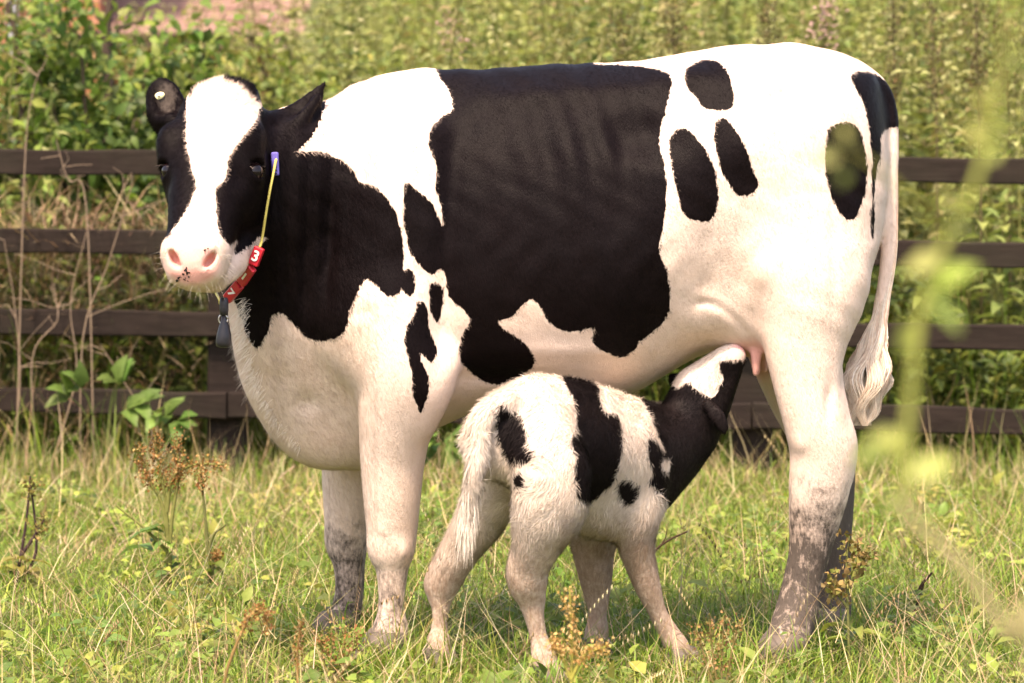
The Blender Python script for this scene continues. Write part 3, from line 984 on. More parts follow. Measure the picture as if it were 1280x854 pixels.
def hoof(px_, py_, Y, s=1.0, parent=None, yaw=0.0):
    """cloven hoof resting on the ground, toes to -x"""
    c0 = P(px_, py_, Y)
    for sg in (-1, 1):
        bm = bmesh.new()
        rings = []
        for z, fx, bx, hwd in ((0.0, -.080, .050, .034), (0.02, -.074, .050, .034), (0.045, -.055, .046, .031), (0.07, -.036, .040, .027)):
            ring = []
            for k in range(12):
                a = 2 * math.pi * k / 12
                ex = (bx - fx) / 2 * math.cos(a) + (bx + fx) / 2
                ey = hwd * math.sin(a) * (1.0 if math.cos(a) > -0.3 else 0.85)
                ring.append(bm.verts.new((ex * s, (ey + sg * 0.034) * s, z * s)))
            rings.append(ring)
        for i in range(3):
            for k in range(12):
                bm.faces.new((rings[i][k], rings[i][(k + 1) % 12], rings[i + 1][(k + 1) % 12], rings[i + 1][k]))
        bm.faces.new(rings[0][::-1]); bm.faces.new(rings[-1])
        bmesh.ops.rotate(bm, verts=bm.verts, matrix=Matrix.Rotation(yaw, 3, 'Z'), cent=(0, 0, 0))
        bmesh.ops.translate(bm, verts=bm.verts, vec=(c0[0], c0[1], 0.0))
        me = bpy.data.meshes.new("hoof")
        bm.to_mesh(me); bm.free()
        me.polygons.foreach_set("use_smooth", np.full(len(me.polygons), True))
        me.materials.append(M_HOOF)
        o = bpy.data.objects.new("hoof", me)
        COL.objects.link(o)
        world_child(o, parent)


hoof(480, 820, 7.86, 1, cow); hoof(421, 795, 8.23, 1, cow); hoof(980, 826, 7.80, 1.05, cow); hoof(1033, 795, 8.24, 1.05, cow)


# tail switch, whiskers, brisket fringe: bundles of long hairs
def strands(name, roots, ctrl, wid, mat, parent, tint, seg=7):
    """ctrl(i,t)->offset; ribbons facing the viewer side, one mesh"""
    V, F, C = [], [], []
    for i, r in enumerate(roots):
        pts = ctrl(i, r)
        n = len(pts)
        tan = np.gradient(pts, axis=0)
        sd_ = np.cross(tan, np.array((0.3 * math.sin(i), 1.0, 0.3 * math.cos(i * 1.7))))
        sd_ /= np.linalg.norm(sd_, axis=1)[:, None] + 1e-9
        o = len(V)
        for j in range(n):
            wv = wid * (1 - 0.85 * j / (n - 1)) * .5
            V += [pts[j] - sd_[j] * wv, pts[j] + sd_[j] * wv]
        F += [(o + 2 * j, o + 2 * j + 1, o + 2 * j + 3, o + 2 * j + 2) for j in range(n - 1)]
        cc = tint(i)
        C += [cc] * (2 * n)
    o = mesh_obj(name, np.array(V), np.array(F), mat, parent, True, {"tint": np.array(C)})
    o["kind"] = "stuff"
    return o


def switch_ctrl(i, r):
    t0, a, rad = r
    n = 9
    i0 = int(t0 * 20)
    i1 = min(len(SW) - 1, i0 + int(6 + 20 * ((math.sin(a * 91.7 + i) + 1) / 2)))
    x = np.linspace(i0, i1, n)
    pts = np.stack([np.interp(x, np.arange(len(SW)), SW[:, k]) for k in range(3)], 1)
    q = x / (len(SW) - 1)
    spread = rad * (0.017 + 0.046 * np.clip(q - .5, 0, .3) / .3 * (1 - .9 * np.clip(q - .82, 0, .18) / .18))
    wave = 0.011 * np.clip(q - .35, 0, 1) * np.sin(q * 26 + np.round(a * 1.2) * 2.1) * 2
    pts[:, 0] += np.cos(a) * spread + wave
    pts[:, 1] += np.sin(a) * spread * .8
    return pts


SW = catmull([P(1113, 170, 8.02), P(1113, 300, 7.99), P(1104, 370, 7.96), P(1092, 430, 7.93), P(1080, 480, 7.91), P(1072, 532, 7.90)], 6)
roots = [(RNG.random() ** 0.6 * 1.1, RNG.random() * 6.283, math.sqrt(RNG.random())) for _ in range(2200)]
pal = [(0.74, 0.60, 0.48), (0.80, 0.70, 0.58), (0.62, 0.44, 0.34), (0.84, 0.77, 0.68)]
strands("tail_switch", roots, switch_ctrl, 0.0022, M_STRAW, cow, lambda i: pal[int(RNG.integers(4))])


def whisk(i, r):
    p, d, ln = r
    t = np.linspace(0, 1, 5)[:, None]
    return p + d * ln * t + np.array((0, 0, -1)) * ln * 0.35 * t * t


wr = []
for _ in range(60):
    a = RNG.uniform(math.radians(140), math.radians(395))
    ux, uy = 243 + 42 * math.cos(a), 330 - 30 * math.sin(a)
    if RNG.random() < .5: ux, uy = 243 + 44 * math.cos(a) * RNG.uniform(.8, 1), 333 - 27 * math.sin(a) * RNG.uniform(.8, 1)
    yy = cow_f.hit(ux, uy)
    if yy is None or yy > 7.75: continue
    d = np.array((math.cos(a), -0.4, math.sin(a))) + RNG.normal(0, .25, 3)
    wr.append((P(ux, uy, yy), d / np.linalg.norm(d), RNG.uniform(.012, .036)))
strands("whiskers", wr, whisk, 0.0005, M_STRAW, cow, lambda i: (.75, .68, .6))
br = []
for _ in range(420):
    py_ = RNG.uniform(372, 560)
    edge = np.interp(py_, [372, 400, 430, 470, 505, 535, 560], [300, 300, 303, 313, 327, 347, 372])
    ux = edge + abs(RNG.normal(0, 5)) + 3
    yy = cow_f.hit(ux, py_)
    if yy is None: continue
    d = np.array((-0.75, -0.3, -0.55)) + RNG.normal(0, .3, 3)
    br.append((P(ux, py_, yy), d / np.linalg.norm(d), RNG.uniform(.015, .045) * (1.2 if py_ < 480 else .6)))
strands("brisket_fringe", br, whisk, 0.0009, M_STRAW, cow, lambda i: (.78, .70, .62))
el = []
for sg, (ex, ey) in ((1, (320.5, 205)), (-1, (205, 205))):
    for k in range(26):
        ux = ex + RNG.uniform(-9, 9); uy = ey + abs(ux - ex) * .35
        yy = cow_f.hit(ux, uy) or 7.7
        d = HEAD["R"] * sg * .6 + HEAD["N"] * .7 + np.array((0, 0, -.25)) + RNG.normal(0, .15, 3)
        el.append((P(ux, uy, yy), d / np.linalg.norm(d), RNG.uniform(.007, .014)))
strands("eyelashes", el, whisk, 0.0012, M_STRAW, cow, lambda i: (.30, .24, .21) if i % 4 == 0 else (.03, .025, .025))

# freckles on the nose: small dark patches of skin
M_DARKSKIN = plain("dark_skin", (0.02, 0.016, 0.016), 0.5)
sp = [(232, 338, 2.2), (235, 342, 2.6), (229, 343, 1.6), (231, 349, 1.8), (224, 348, 2.2), (221, 351, 2.0), (236, 346, 1.4), (227, 346, 1.3), (260, 311, 1.0), (256, 313, 1.6), (233, 335, 1.2), (235, 351, 1.2)]
MBf = MB()
for (ax_, ay_, rr) in sp:
    n = 9
    ring = []
    for k in range(n):
        a = 2 * math.pi * k / n
        r2 = rr * (1 + .25 * math.sin(3 * a + ax_))
        x_, y_ = ax_ + r2 * math.cos(a), ay_ + r2 * math.sin(a)
        ring.append(P(x_, y_, (cow_f.hit(x_, y_) or 7.5) - 0.004))
    MBf.add(ring, [tuple(range(n))])
o = MBf.build("nose_freckles", M_DARKSKIN, cow); o["kind"] = "stuff"

# ear tag
M_TAG = plain("tag_plastic", (0.78, 0.74, 0.42), 0.45, 0.4, 80, 0.08, 0.05)
ty = cow_f.hit(199, 120) or 7.85
V, F = sphere_geo(P(199, 120, ty - 0.004), (0.0135, 0.004, 0.0085), np.array(((.93, 0, .37), (0, 1, 0), (-.37, 0, .93))), 20, 8)
et = mesh_obj("ear_tag", V, F, M_TAG, cow)
V, F = sphere_geo(P(198.5, 120, ty - 0.009), (0.003, 0.002, 0.0025))
o = mesh_obj("stud", V, F, plain("stud_grey", (.45, .40, .28), .5)); world_child(o, et)
M_BLUE = plain("blue_plastic", (0.13, 0.11, 0.42), 0.4, 0.4, 80, 0.1, 0.1)

# ------------------------------------------------------------------ collar
col_root = empty("collar", P(300, 380, 7.6))
tag(col_root, "yellow cord collar with red number blocks and a dark pendant round the cow's neck", "collar")
M_CORD = plain("collar_cord", (0.55, 0.47, 0.12), 0.6, 0.3, 200, 0.3, 0.3)
M_RED = plain("red_plastic", (0.46, 0.015, 0.03), 0.35, 0.45, 60, 0.12, 0.1)
M_WHITE = plain("white_print", (0.80, 0.78, 0.74), 0.5, 0.3, 60, 0.05, 0.0)
M_DARKP = plain("dark_plastic", (0.022, 0.02, 0.024), 0.42, 0.4, 50, 0.3, 0.2)
M_RING = plain("steel_ring", (0.55, 0.53, 0.5), 0.3, 0.5, 60, 0.1, 0.0, Metallic=1.0)
def cowY(px_, py_, y0=7.62, off=0.012):
    ys_ = [cow_f.hit(px_ + dx, py_ + dy) for dx, dy in ((0, 0), (-6, -4), (6, 4), (5, -4), (-5, 4))]
    ys_ = [v for v in ys_ if v]
    return (min(ys_) if ys_ else 7.8) - off
cpts = [(345, 200), (342, 215), (337, 240), (332, 270), (328, 296), (324, 310), (309, 338), (294, 361), (283, 374), (276, 380)]
cp3 = []
for (a, b) in cpts:
    y_ = cowY(a, b)
    cp3.append(P(a, b, min(y_, 7.80)))
cp3 = np.array(cp3)
cp3[:, 1] = np.convolve(np.pad(cp3[:, 1], 1, mode='edge'), [.25, .5, .25], 'valid')
cp3 = np.array([P(a, b, y) for (a, b), y in zip(cpts, cp3[:, 1])])
back = [P(274, 374, 7.75), P(270, 355, 7.98), P(290, 300, 8.10), P(335, 200, 8.12), P(372, 160, 8.0), P(354, 188, 7.86)]
loop = catmull(np.vstack([cp3, back, cp3[:1]]), 5)
mb = MB(); mb.tube(loop, 0.0032, 8)
mb.build("cord", M_CORD, col_root)


def box_mesh(name, c, ax, size, mat, parent, bevel=0.003):
    bm = bmesh.new()
    bmesh.ops.create_cube(bm, size=1)
    for v in bm.verts:
        v.co = Vector((v.co.x * size[0], v.co.y * size[1], v.co.z * size[2]))
    bmesh.ops.bevel(bm, geom=bm.edges[:], offset=bevel, segments=3, profile=0.5, affect='EDGES')
    Mx = Matrix((ax[0], ax[1], ax[2])).transposed()
    for v in bm.verts: v.co = Mx @ v.co + Vector(c)
    me = bpy.data.meshes.new(name)
    bm.to_mesh(me); bm.free()
    me.polygons.foreach_set("use_smooth", np.full(len(me.polygons), False))
    me.materials.append(mat)
    o = bpy.data.objects.new(name, me)
    COL.objects.link(o)
    world_child(o, parent)
    return o


def text_child(ch, c, ax, size, mat, parent, name="digit"):
    cu = bpy.data.curves.new(name, 'FONT')
    cu.body = ch
    cu.size = size
    cu.align_x = 'CENTER'; cu.align_y = 'CENTER'
    cu.extrude = 0.0006
    cu.offset = 0.0007
    tmp = bpy.data.objects.new("tmp_text", cu)
    COL.objects.link(tmp)
    dg = bpy.context.evaluated_depsgraph_get()
    me = bpy.data.meshes.new_from_object(tmp.evaluated_get(dg))
    bpy.data.objects.remove(tmp)
    Mx = Matrix((ax[0], ax[1], ax[2])).transposed()
    for v in me.vertices: v.co = Mx @ v.co + Vector(c)
    me.materials.clear(); me.materials.append(mat)
    me.name = name
    o = bpy.data.objects.new(name, me)
    COL.objects.link(o)
    world_child(o, parent)
    return o


seg = [(321.5, 321, 312, 338), (311, 340, 302.5, 355), (301, 357, 285, 373)]
seg = [((325, 309), (316, 332)), ((315, 334), (301, 354)), ((300, 355), (284, 374))]
cY = lambda a, b: float(np.interp(b, [p[1] for p in cpts], cp3[:, 1]))
for (p0, p1), ch in zip(seg, "317"):
    A, B = P(*p0, cY(*p0) - .013), P(*p1, cY(*p1) - .013)
    d = B - A; ln = np.linalg.norm(d); d /= ln
    nrm = np.array((-0.15, -1.0, 0.12)); nrm -= (nrm @ d) * d; nrm /= np.linalg.norm(nrm)
    across = np.cross(d, nrm)
    blk = box_mesh("number_block", (A + B) / 2, (Vector(d), Vector(across), Vector(nrm)), (ln * .97, 0.0245, 0.014), M_RED, col_root, 0.003)
    # the digits run along the strap
    text_child(ch, (A + B) / 2 + nrm * 0.0084, (Vector(-across), Vector(-d), Vector(nrm)), 0.034, M_WHITE, blk)
# blue clip by the ear
bc = P(344, 205, 7.73)
d = P(344, 191, 7.735) - P(345, 219, 7.73); d = d / np.linalg.norm(d)
nrm = np.array((-.2, -1, 0.05)); nrm -= (nrm @ d) * d; nrm /= np.linalg.norm(nrm)
clip = box_mesh("blue_clip", bc, (Vector(np.cross(d, nrm)), Vector(d), Vector(nrm)), (0.017, 0.054, 0.012), M_BLUE, col_root, 0.004)
for k in range(3):
    box_mesh("slot", bc - d * (0.008 + 0.0075 * k) + nrm * 0.006, (Vector(np.cross(d, nrm)), Vector(d), Vector(nrm)), (0.010, 0.0028, 0.003), M_DARKP, clip, 0.0006)
# pendant
py0 = 7.60
mb = MB()
mb.tube([P(280, 372, py0), P(280, 378, py0), P(280, 388, py0), P(280, 394, py0)], [.008, .0105, .0105, .009], 10)
mb.build("pendant_cap", M_DARKP, col_root)
mb = MB()
ring = [P(279, 399, py0) + np.array((math.cos(a) * .010, -.002, math.sin(a) * .011)) for a in np.linspace(0, 6.283, 17)]
mb.tube(ring, 0.0018, 6)
mb.build("ring", M_RING, col_root)
mb = MB()
pp = [(280, 393, .005), (280, 401, .007), (280, 408, .0115), (280, 418, .0165), (279.5, 428, .018), (279, 433, .016), (279, 434.5, .008)]
mb.tube([P(a, b, py0) for a, b, _ in pp], [r for *_, r in pp], 12)
mb.build("pendant", M_DARKP, col_root)

# ------------------------------------------------------------------ the calf
calf_coat = coat_material("calf_coat", False, (0.72, 0.62, 0.54), (0.0075, 0.006, 0.0065), (0.40, 0.28, 0.205), (0.70, 0.38, 0.36), 0.6, 0.45)
calf_hairm = coat_material("calf_hair", True, (0.77, 0.67, 0.59), (0.008, 0.0065, 0.007), (0.46, 0.33, 0.24), (0.70, 0.38, 0.36), 0.6, 0.45)


def build_calf_field(h):
    f = Field((-0.24, 7.30, -0.01), (0.60, 8.25, 0.80), h)
    # trunk: rump -> chest, receding from the viewer
    f.chain([(626, 550, 7.54, 50), (656, 545, 7.57, 66), (695, 556, 7.63, 74), (730, 564, 7.70, 75), (762, 572, 7.76, 73), (790, 578, 7.82, 62), (806, 585, 7.85, 46)], 0.03, .78)
    f.chain([(668, 500, 7.58, 26), (715, 505, 7.66, 28), (760, 522, 7.75, 28), (788, 530, 7.80, 26)], 0.04, 1.0)
    f.chain([(725, 612, 7.70, 44), (750, 628, 7.73, 46), (778, 630, 7.77, 42), (802, 612, 7.82, 36)], 0.04, .9)
    # near (right) haunch and hind leg
    f.chain([(672, 545, 7.52, 46), (688, 595, 7.48, 50), (686, 635, 7.48, 46), (676, 665, 7.49, 36), (668, 690, 7.50, 28), (662, 708, 7.51, 25), (660, 726, 7.52, 24.5), (664, 748, 7.53, 18),
             (668, 772, 7.53, 12.5), (674, 800, 7.53, 11.5), (680, 822, 7.52, 16), (684, 838, 7.51, 15), (688, 846, 7.50, 15)], 0.025, .85)
    f.chain([(650, 690, 7.51, 9), (646, 712, 7.52, 11), (650, 735, 7.53, 10)], 0.02)
    # far (left) hind leg
    f.chain([(630, 560, 7.68, 42), (618, 610, 7.72, 38), (600, 650, 7.75, 31), (580, 680, 7.77, 26), (565, 705, 7.78, 24), (555, 728, 7.79, 21.5), (552, 746, 7.79, 14.5), (551, 765, 7.79, 11),
             (549, 788, 7.79, 10.5), (548, 803, 7.78, 15), (549, 814, 7.77, 14)], 0.025, .85)
    f.chain([(548, 712, 7.79, 9), (541, 730, 7.80, 10), (545, 748, 7.80, 8)], 0.018)
    # fore legs
    f.chain([(790, 590, 7.76, 40), (795, 640, 7.74, 32), (795, 672, 7.74, 24), (800, 702, 7.75, 20), (810, 734, 7.76, 16.5), (822, 765, 7.77, 11.5), (835, 790, 7.78, 13), (845, 806, 7.78, 15), (850, 815, 7.78, 14)], 0.025, .9)
    f.chain([(745, 640, 7.92, 38), (742, 685, 7.93, 27), (744, 715, 7.93, 22), (746, 742, 7.94, 16.5), (747, 768, 7.94, 11.5), (746, 790, 7.94, 15), (744, 804, 7.93, 15)], 0.025, .9)
    # neck
    f.chain([(792, 560, 7.82, 52), (825, 555, 7.85, 46), (850, 540, 7.88, 38), (868, 520, 7.90, 33)], 0.04, .75)
    f.chain([(815, 590, 7.83, 30), (845, 580, 7.87, 23), (872, 548, 7.90, 21)], 0.04, .8)
    # head, nose pushed up to the udder
    f.chain([(866, 508, 7.90, 33), (874, 490, 7.90, 33), (886, 475, 7.895, 28), (899, 460, 7.885, 22), (909, 450, 7.875, 18.5), (916, 446, 7.87, 16.5)], 0.03, .85)
    f.chain([(886, 518, 7.89, 21), (901, 492, 7.885, 17), (914, 466, 7.875, 12)], 0.02, .8)
    f.ell(P(862, 482, 7.89), (.018, .03, .022), 0.03)
    f.bump(P(906, 470, 7.84), (.018, .02, .02), -0.006)
    # ear hanging by the cheek
    f.chain([(886, 506, 7.84, 7), (896, 519, 7.825, 9), (903, 532, 7.82, 7.5), (907, 544, 7.82, 2.5)], 0.008, .45)
    f.chain([(856, 486, 7.96, 8), (846, 476, 7.98, 9), (838, 470, 7.99, 3)], 0.008, .5)
    # tail
    f.chain([(636, 502, 7.50, 16), (616, 512, 7.48, 15), (604, 530, 7.465, 14), (598, 555, 7.455, 13), (594, 590, 7.45, 11), (588, 630, 7.46, 8), (580, 665, 7.47, 5)], 0.014)
    return f


CALF_BLACK = [
    [(623, 510), (633, 506), (641, 514), (651, 515), (657, 537), (662, 563), (660, 578), (650, 586), (641, 581), (633, 568), (626, 553), (622, 532)],
    [(642, 602), (649, 594), (654, 599), (660, 609), (654, 615), (646, 612)],
    [(705, 470), (745, 480), (750, 500), (756, 515), (770, 517), (777, 531), (778, 550), (776, 574), (770, 599), (758, 611), (744, 625), (726, 624), (721, 613), (720, 581), (716, 550), (721, 527), (719, 510), (716, 495)],
    [(775, 602), (789, 601), (801, 609), (798, 623), (787, 630), (776, 620)],
    [(796, 480), (806, 508), (816, 528), (829, 562), (812, 543), (811, 570), (816, 590), (812, 602), (822, 612), (832, 625), (845, 640), (880, 640), (960, 560), (960, 450), (928, 450), (906, 451), (899, 453),
     (901, 465), (904, 473), (901, 481), (892, 497), (881, 493), (867, 484), (864, 479), (856, 480), (846, 486), (830, 470)],
]
calf_f = build_calf_field(0.0055)
kV, kQ = calf_f.skin(8)
kN, _ = vnormals(kV, kQ)
kU = proj(kV)
tail_m = (kU[:, 0] < 617) & (kV[:, 1] < 7.52)
ksd = poly_sd(kU, CALF_BLACK)
ksd = np.maximum(ksd, 5.5 - np.hypot((kU[:, 0] - 833) / 1.0, (kU[:, 1] - 581) / 1.8) * 0 - 60)
ksd = np.minimum(ksd, np.hypot((kU[:, 0] - 833), (kU[:, 1] - 581) / 1.8) - 5)
ksd = np.where(tail_m, -30, ksd)
ksd = np.where((kU[:, 0] < 617) & ~tail_m, 5 - np.hypot(kU[:, 0] - 609, (kU[:, 1] - 580) / 1.5), ksd)
ear_m = (kU[:, 0] > 840) & (kU[:, 0] < 912) & ((kV[:, 1] < 7.905) | (kV[:, 1] > 8.02))
ksd = np.where((kU[:, 0] < 862) & (kV[:, 1] > 7.945) & (kU[:, 1] < 500) & (kU[:, 0] > 825), 30, ksd)
kmud = np.clip((kU[:, 1] - 600) / 150, 0, 0.85)
kmud = np.where((kU[:, 0] > 700) & (kU[:, 0] < 860) & (kU[:, 1] > 630), np.clip((kU[:, 1] - 605) / 90, 0, .9), kmud)
kpink = np.clip(1.2 - np.hypot((kU[:, 0] - 924) / 13, (kU[:, 1] - 437) / 12), 0, 1)
calf = empty("calf", (0.15, 7.75, 0))
tag(calf, "small fluffy black and white calf suckling beneath the standing cow", "calf")
mesh_obj("body", kV, kQ, calf_coat, calf, True, {"sd": ksd, "mud": kmud, "pink": kpink})


def calf_fur():
    pos, nor, q, wt = sample_skin(kV, kQ, kN, 130000, np.where(kN[:, 1] < .35, 1.0, .35))
    n = len(pos); u = proj(pos)
    g = lambda a: (a[q] * wt).sum(1)
    flow = np.tile(np.array((-0.45, -0.35, -0.75)), (n, 1))
    tl = (u[:, 0] < 617) & (pos[:, 1] < 7.52)
    flow[tl] = (-0.1, 0, -1)
    nk = u[:, 0] > 800
    flow[nk] = (-0.5, 0, -0.6)
    flow += RNG.normal(0, 0.28, (n, 3))
    # clumps: neighbouring hairs share a direction
    ph = pos * 55
    cl = np.stack([np.sin(ph[:, 0] * 1.1 + 2 * np.sin(ph[:, 2])), np.sin(ph[:, 1] * 1.3 + ph[:, 2]), np.cos(ph[:, 2] * 1.2 + 2 * np.sin(ph[:, 0]))], 1)
    flow += 0.42 * cl
    # whorl on the thigh
    wx, wz = u[:, 0] - 668, u[:, 1] - 592
    wr_ = np.hypot(wx, wz)
    wm = (wr_ < 28) & (pos[:, 1] < 7.55)
    flow[wm] = np.stack([-wz[wm], np.zeros(wm.sum()), -wx[wm]], 1) / (wr_[wm, None] + 1e-6) + 0.3 * flow[wm]
    ln = RNG.uniform(0.010, 0.027, n)
    low = np.clip((u[:, 1] - 660) / 80, 0, 1)
    ln = ln * (1 - 0.55 * low)
    ln = np.where(tl, ln * 1.25, ln)
    ln = np.where(u[:, 0] > 835, ln * .5, ln)
    lift = np.clip(RNG.normal(0.42, 0.2, n), .05, 1.1) * (1 - .4 * low)
    k = (g(kpink) < .3) & (u[:, 1] < 840)
    fur("coat_hair", pos[k], nor[k], flow[k], ln[k], 0.0017, lift[k], calf_hairm, calf, {"sd": g(ksd)[k], "mud": g(kmud)[k], "pink": g(kpink)[k]}, segs=2, bend=.35)


calf_fur()
hoof(688, 850, 7.50, .62, calf, 2.2); hoof(549, 818, 7.77, .62, calf, 2.2); hoof(852, 818, 7.78, .62, calf, 2.4); hoof(744, 808, 7.93, .62, calf, 2.2)
ey_ = calf_f.hit(901, 486) or 7.85
V, F = sphere_geo(P(902, 484, ey_ + .0075), (.011, .009, .010))
mesh_obj("eye", V, F, M_EYE, calf, True, {"tint": np.tile(np.array((.008, .005, .005)), (len(V), 1))})
tr = []
for _ in range(260):
    py_ = RNG.uniform(560, 668)
    ux = np.interp(py_, [540, 590, 630, 668], [594, 592, 588, 580]) + RNG.normal(0, 6)
    d = np.array((-.05, -.05, -1)) + RNG.normal(0, .16, 3)
    tr.append((P(ux, py_, 7.46 + RNG.normal(0, .012)), d / np.linalg.norm(d), RNG.uniform(.03, .07)))
strands("tail_tuft", tr, whisk, 0.0015, M_STRAW, calf, lambda i: (.78, .70, .62))

# ------------------------------------------------------------------ grass
def pick(pal, n, var=0.18):
    pal = np.array(pal)
    c = pal[RNG.integers(len(pal), size=n)]
    return np.clip(c * (1 + RNG.normal(0, var, (n, 1))) * (1 + RNG.normal(0, .06, (n, 3))), 0.004, 0.9)


def blades(pos, h, w_, az, lean, curl, col, segs=3, tip=None):
    n = len(pos)
    rows = []; cols = []
    dirx, diry = np.cos(az), np.sin(az)
    sx, sy = -diry, dirx
    p = pos.copy(); ang = lean.copy()
    for s in range(segs + 1):
        ang = ang + (RNG.normal(0, .10, n) if s else 0)
        wv = (w_ * (1 - (s / segs) ** 1.6) * .5)[:, None]
        side = np.stack([sx, sy, np.zeros(n)], 1)
        c = col if tip is None else col + (tip - col) * (s / segs) ** 2
        if s < segs:
            rows += [p - side * wv, p + side * wv]; cols += [c, c]
        else:
            rows.append(p); cols.append(c)
        st = (h / segs)[:, None]
        p = p + st * np.stack([np.sin(ang) * dirx, np.sin(ang) * diry, np.cos(ang)], 1)
        ang = ang + curl / segs
        p[:, 2] = np.maximum(p[:, 2], pos[:, 2] + 0.006)
    k = 2 * segs + 1
    V = np.stack(rows, 1).reshape(-1, 3); C = np.stack(cols, 1).reshape(-1, 3)
    tri = []
    for s in range(segs - 1):
        a = 2 * s
        tri += [(a, a + 1, a + 3), (a, a + 3, a + 2)]
    tri.append((k - 3, k - 2, k - 1))
    F = (np.arange(n)[:, None, None] * k + np.array(tri)[None]).reshape(-1, 3)
    return V, F, C


def field_pos(n, y0, y1, margin=0.9, power=1.0):
    y = y0 + (y1 - y0) * RNG.random(n) ** power
    x = RNG.uniform(-1, 1, n) * (0.151 * y + margin)
    return np.stack([x, y, bank(x, y)], 1)


def lump(p, s=1.0):
    """smooth pseudo-random field 0..1 for tussocks and patches"""
    x, y = p[:, 0] * s, p[:, 1] * s
    return 0.5 + 0.25 * (np.sin(3.1 * x + 1.7 * np.sin(2.3 * y)) + np.sin(2.7 * y + 1.3 * np.sin(3.7 * x) + 1.9))


GREENS = [(0.165, 0.28, 0.035), (0.23, 0.335, 0.05), (0.12, 0.225, 0.03), (0.31, 0.37, 0.07)]
STRAWS = [(0.46, 0.37, 0.20), (0.38, 0.29, 0.15), (0.54, 0.45, 0.28), (0.30, 0.21, 0.11)]


def merged(name, parts, mat, label, cat):
    V, F, C, o = [], [], [], 0
    for v, f, c in parts:
        V.append(v); F.append(f + o); C.append(c); o += len(v)
    ob = mesh_obj(name, np.concatenate(V), np.concatenate(F), mat, None, True, {"tint": np.concatenate(C)})
    tag(ob, label, cat, kind="stuff")
    return ob


def make_grass():
    parts = []
    n = 130000
    p = field_pos(n, 5.6, 12.4, 1.25)
    lm = lump(p, 1.3) * .6 + lump(p, 4.0) * .4
    h = RNG.gamma(5, 0.0128, n) * (0.5 + 0.9 * lm) * np.where(p[:, 1] > 11.2, .6, 1.0)
    col = pick(GREENS, n)
    dry = (RNG.random(n) < np.clip(.03 + .35 * (lump(p + 3.3, 1.9) - .5) + .12 * (p[:, 1] > 9.7), .02, .45))
    col[dry] = pick(STRAWS, int(dry.sum()))
    tip = np.where(RNG.random((n, 1)) < .25, col * .5 + np.array((.3, .24, .12)) * .5, col)
    parts.append(blades(p, h, RNG.uniform(.0022, .0052, n), RNG.uniform(0, 6.283, n), np.abs(RNG.normal(.5, .4, n)), RNG.gamma(2.6, .6, n), col, 4, tip))
    # tufts the cattle have not trodden, round the hooves
    ft = [(480, 820, 7.86), (421, 795, 8.23), (980, 826, 7.80), (1033, 795, 8.24), (688, 850, 7.50), (549, 818, 7.77), (852, 818, 7.78), (744, 808, 7.93)]
    n = 420 * len(ft)
    c = np.array([P(*q) for q in ft])[np.repeat(np.arange(len(ft)), 420)]
    a = RNG.uniform(0, 6.283, n); rr = RNG.uniform(.06, .17, n)
    p = np.stack([c[:, 0] + rr * np.cos(a), c[:, 1] + rr * np.sin(a) - .02, np.zeros(n)], 1)
    parts.append(blades(p, RNG.gamma(6, .014, n), RNG.uniform(.0025, .005, n), RNG.uniform(0, 6.283, n), np.abs(RNG.normal(.35, .3, n)), RNG.gamma(2.6, .5, n), pick(GREENS, n), 4))
    # tall rank grass along the fence foot
    n = 9000
    p = field_pos(n, 11.6, 13.0, 1.2)
    h = RNG.uniform(.03, .14, n)
    col = pick(GREENS + [(.06, .09, .018)], n)
    dry = RNG.random(n) < .28
    col[dry] = pick(STRAWS, int(dry.sum()))
    parts.append(blades(p, h, RNG.uniform(.003, .006, n), RNG.uniform(0, 6.283, n), np.abs(RNG.normal(.2, .15, n)), RNG.gamma(2.2, .4, n), col, 4))
    n = 900
    p = field_pos(n, 11.9, 12.45, 1.2)
    p = p[(p[:, 0] < -1.25) | (p[:, 0] > 1.6)]
    n = len(p)
    col = pick(GREENS + STRAWS[:2], n)
    parts.append(blades(p, RNG.uniform(.12, .45, n), RNG.uniform(.003, .006, n), RNG.uniform(0, 6.283, n), np.abs(RNG.normal(.15, .14, n)), RNG.gamma(2.2, .35, n), col, 5))
    merged("grass", parts, M_LEAF, "long green pasture grass covering the field up to the fence", "grass")
    # bleached stems criss-crossing
    parts = []
    n = 6500
    p = field_pos(n, 5.8, 12.3, .8)
    p[:, 2] += RNG.uniform(0.0, .07, n)
    parts.append(blades(p, RNG.uniform(.12, .42, n), RNG.uniform(.0012, .0026, n), RNG.uniform(0, 6.283, n), RNG.uniform(.7, 1.5, n), RNG.uniform(-.6, .7, n), pick(STRAWS, n), 4))
    # seed heads: thin culm with small alternating spikelets
    n = 420
    p = field_pos(n, 6.0, 12.6, .8)
    h = RNG.uniform(.13, .30, n); az = RNG.uniform(0, 6.283, n); ln = np.abs(RNG.normal(.3, .2, n)); cu = RNG.uniform(.1, .9, n)
    col = pick(STRAWS + [(.30, .26, .10)], n)
    parts.append(blades(p, h, np.full(n, .0022), az, ln, cu, col, 4))
    for s in np.linspace(.66, 1.0, 11):
        steps = 20
        q = p.copy(); a = ln.copy()
        for j in range(int(s * steps)):
            q = q + (h / steps)[:, None] * np.stack([np.sin(a) * np.cos(az), np.sin(a) * np.sin(az), np.cos(a)], 1)
            a = a + cu / steps
        sg = 1 if int(s * 100) % 2 else -1
        for sg in (-1, 1):
            parts.append(blades(q, np.full(n, .013), np.full(n, .0036), az + sg * 1.5, a * .5 + .35, np.full(n, -.3), col, 2))
    merged("dry_grass", parts, M_STRAW, "bleached dead grass stems and seed heads lying through the green grass", "dry grass")


make_grass()


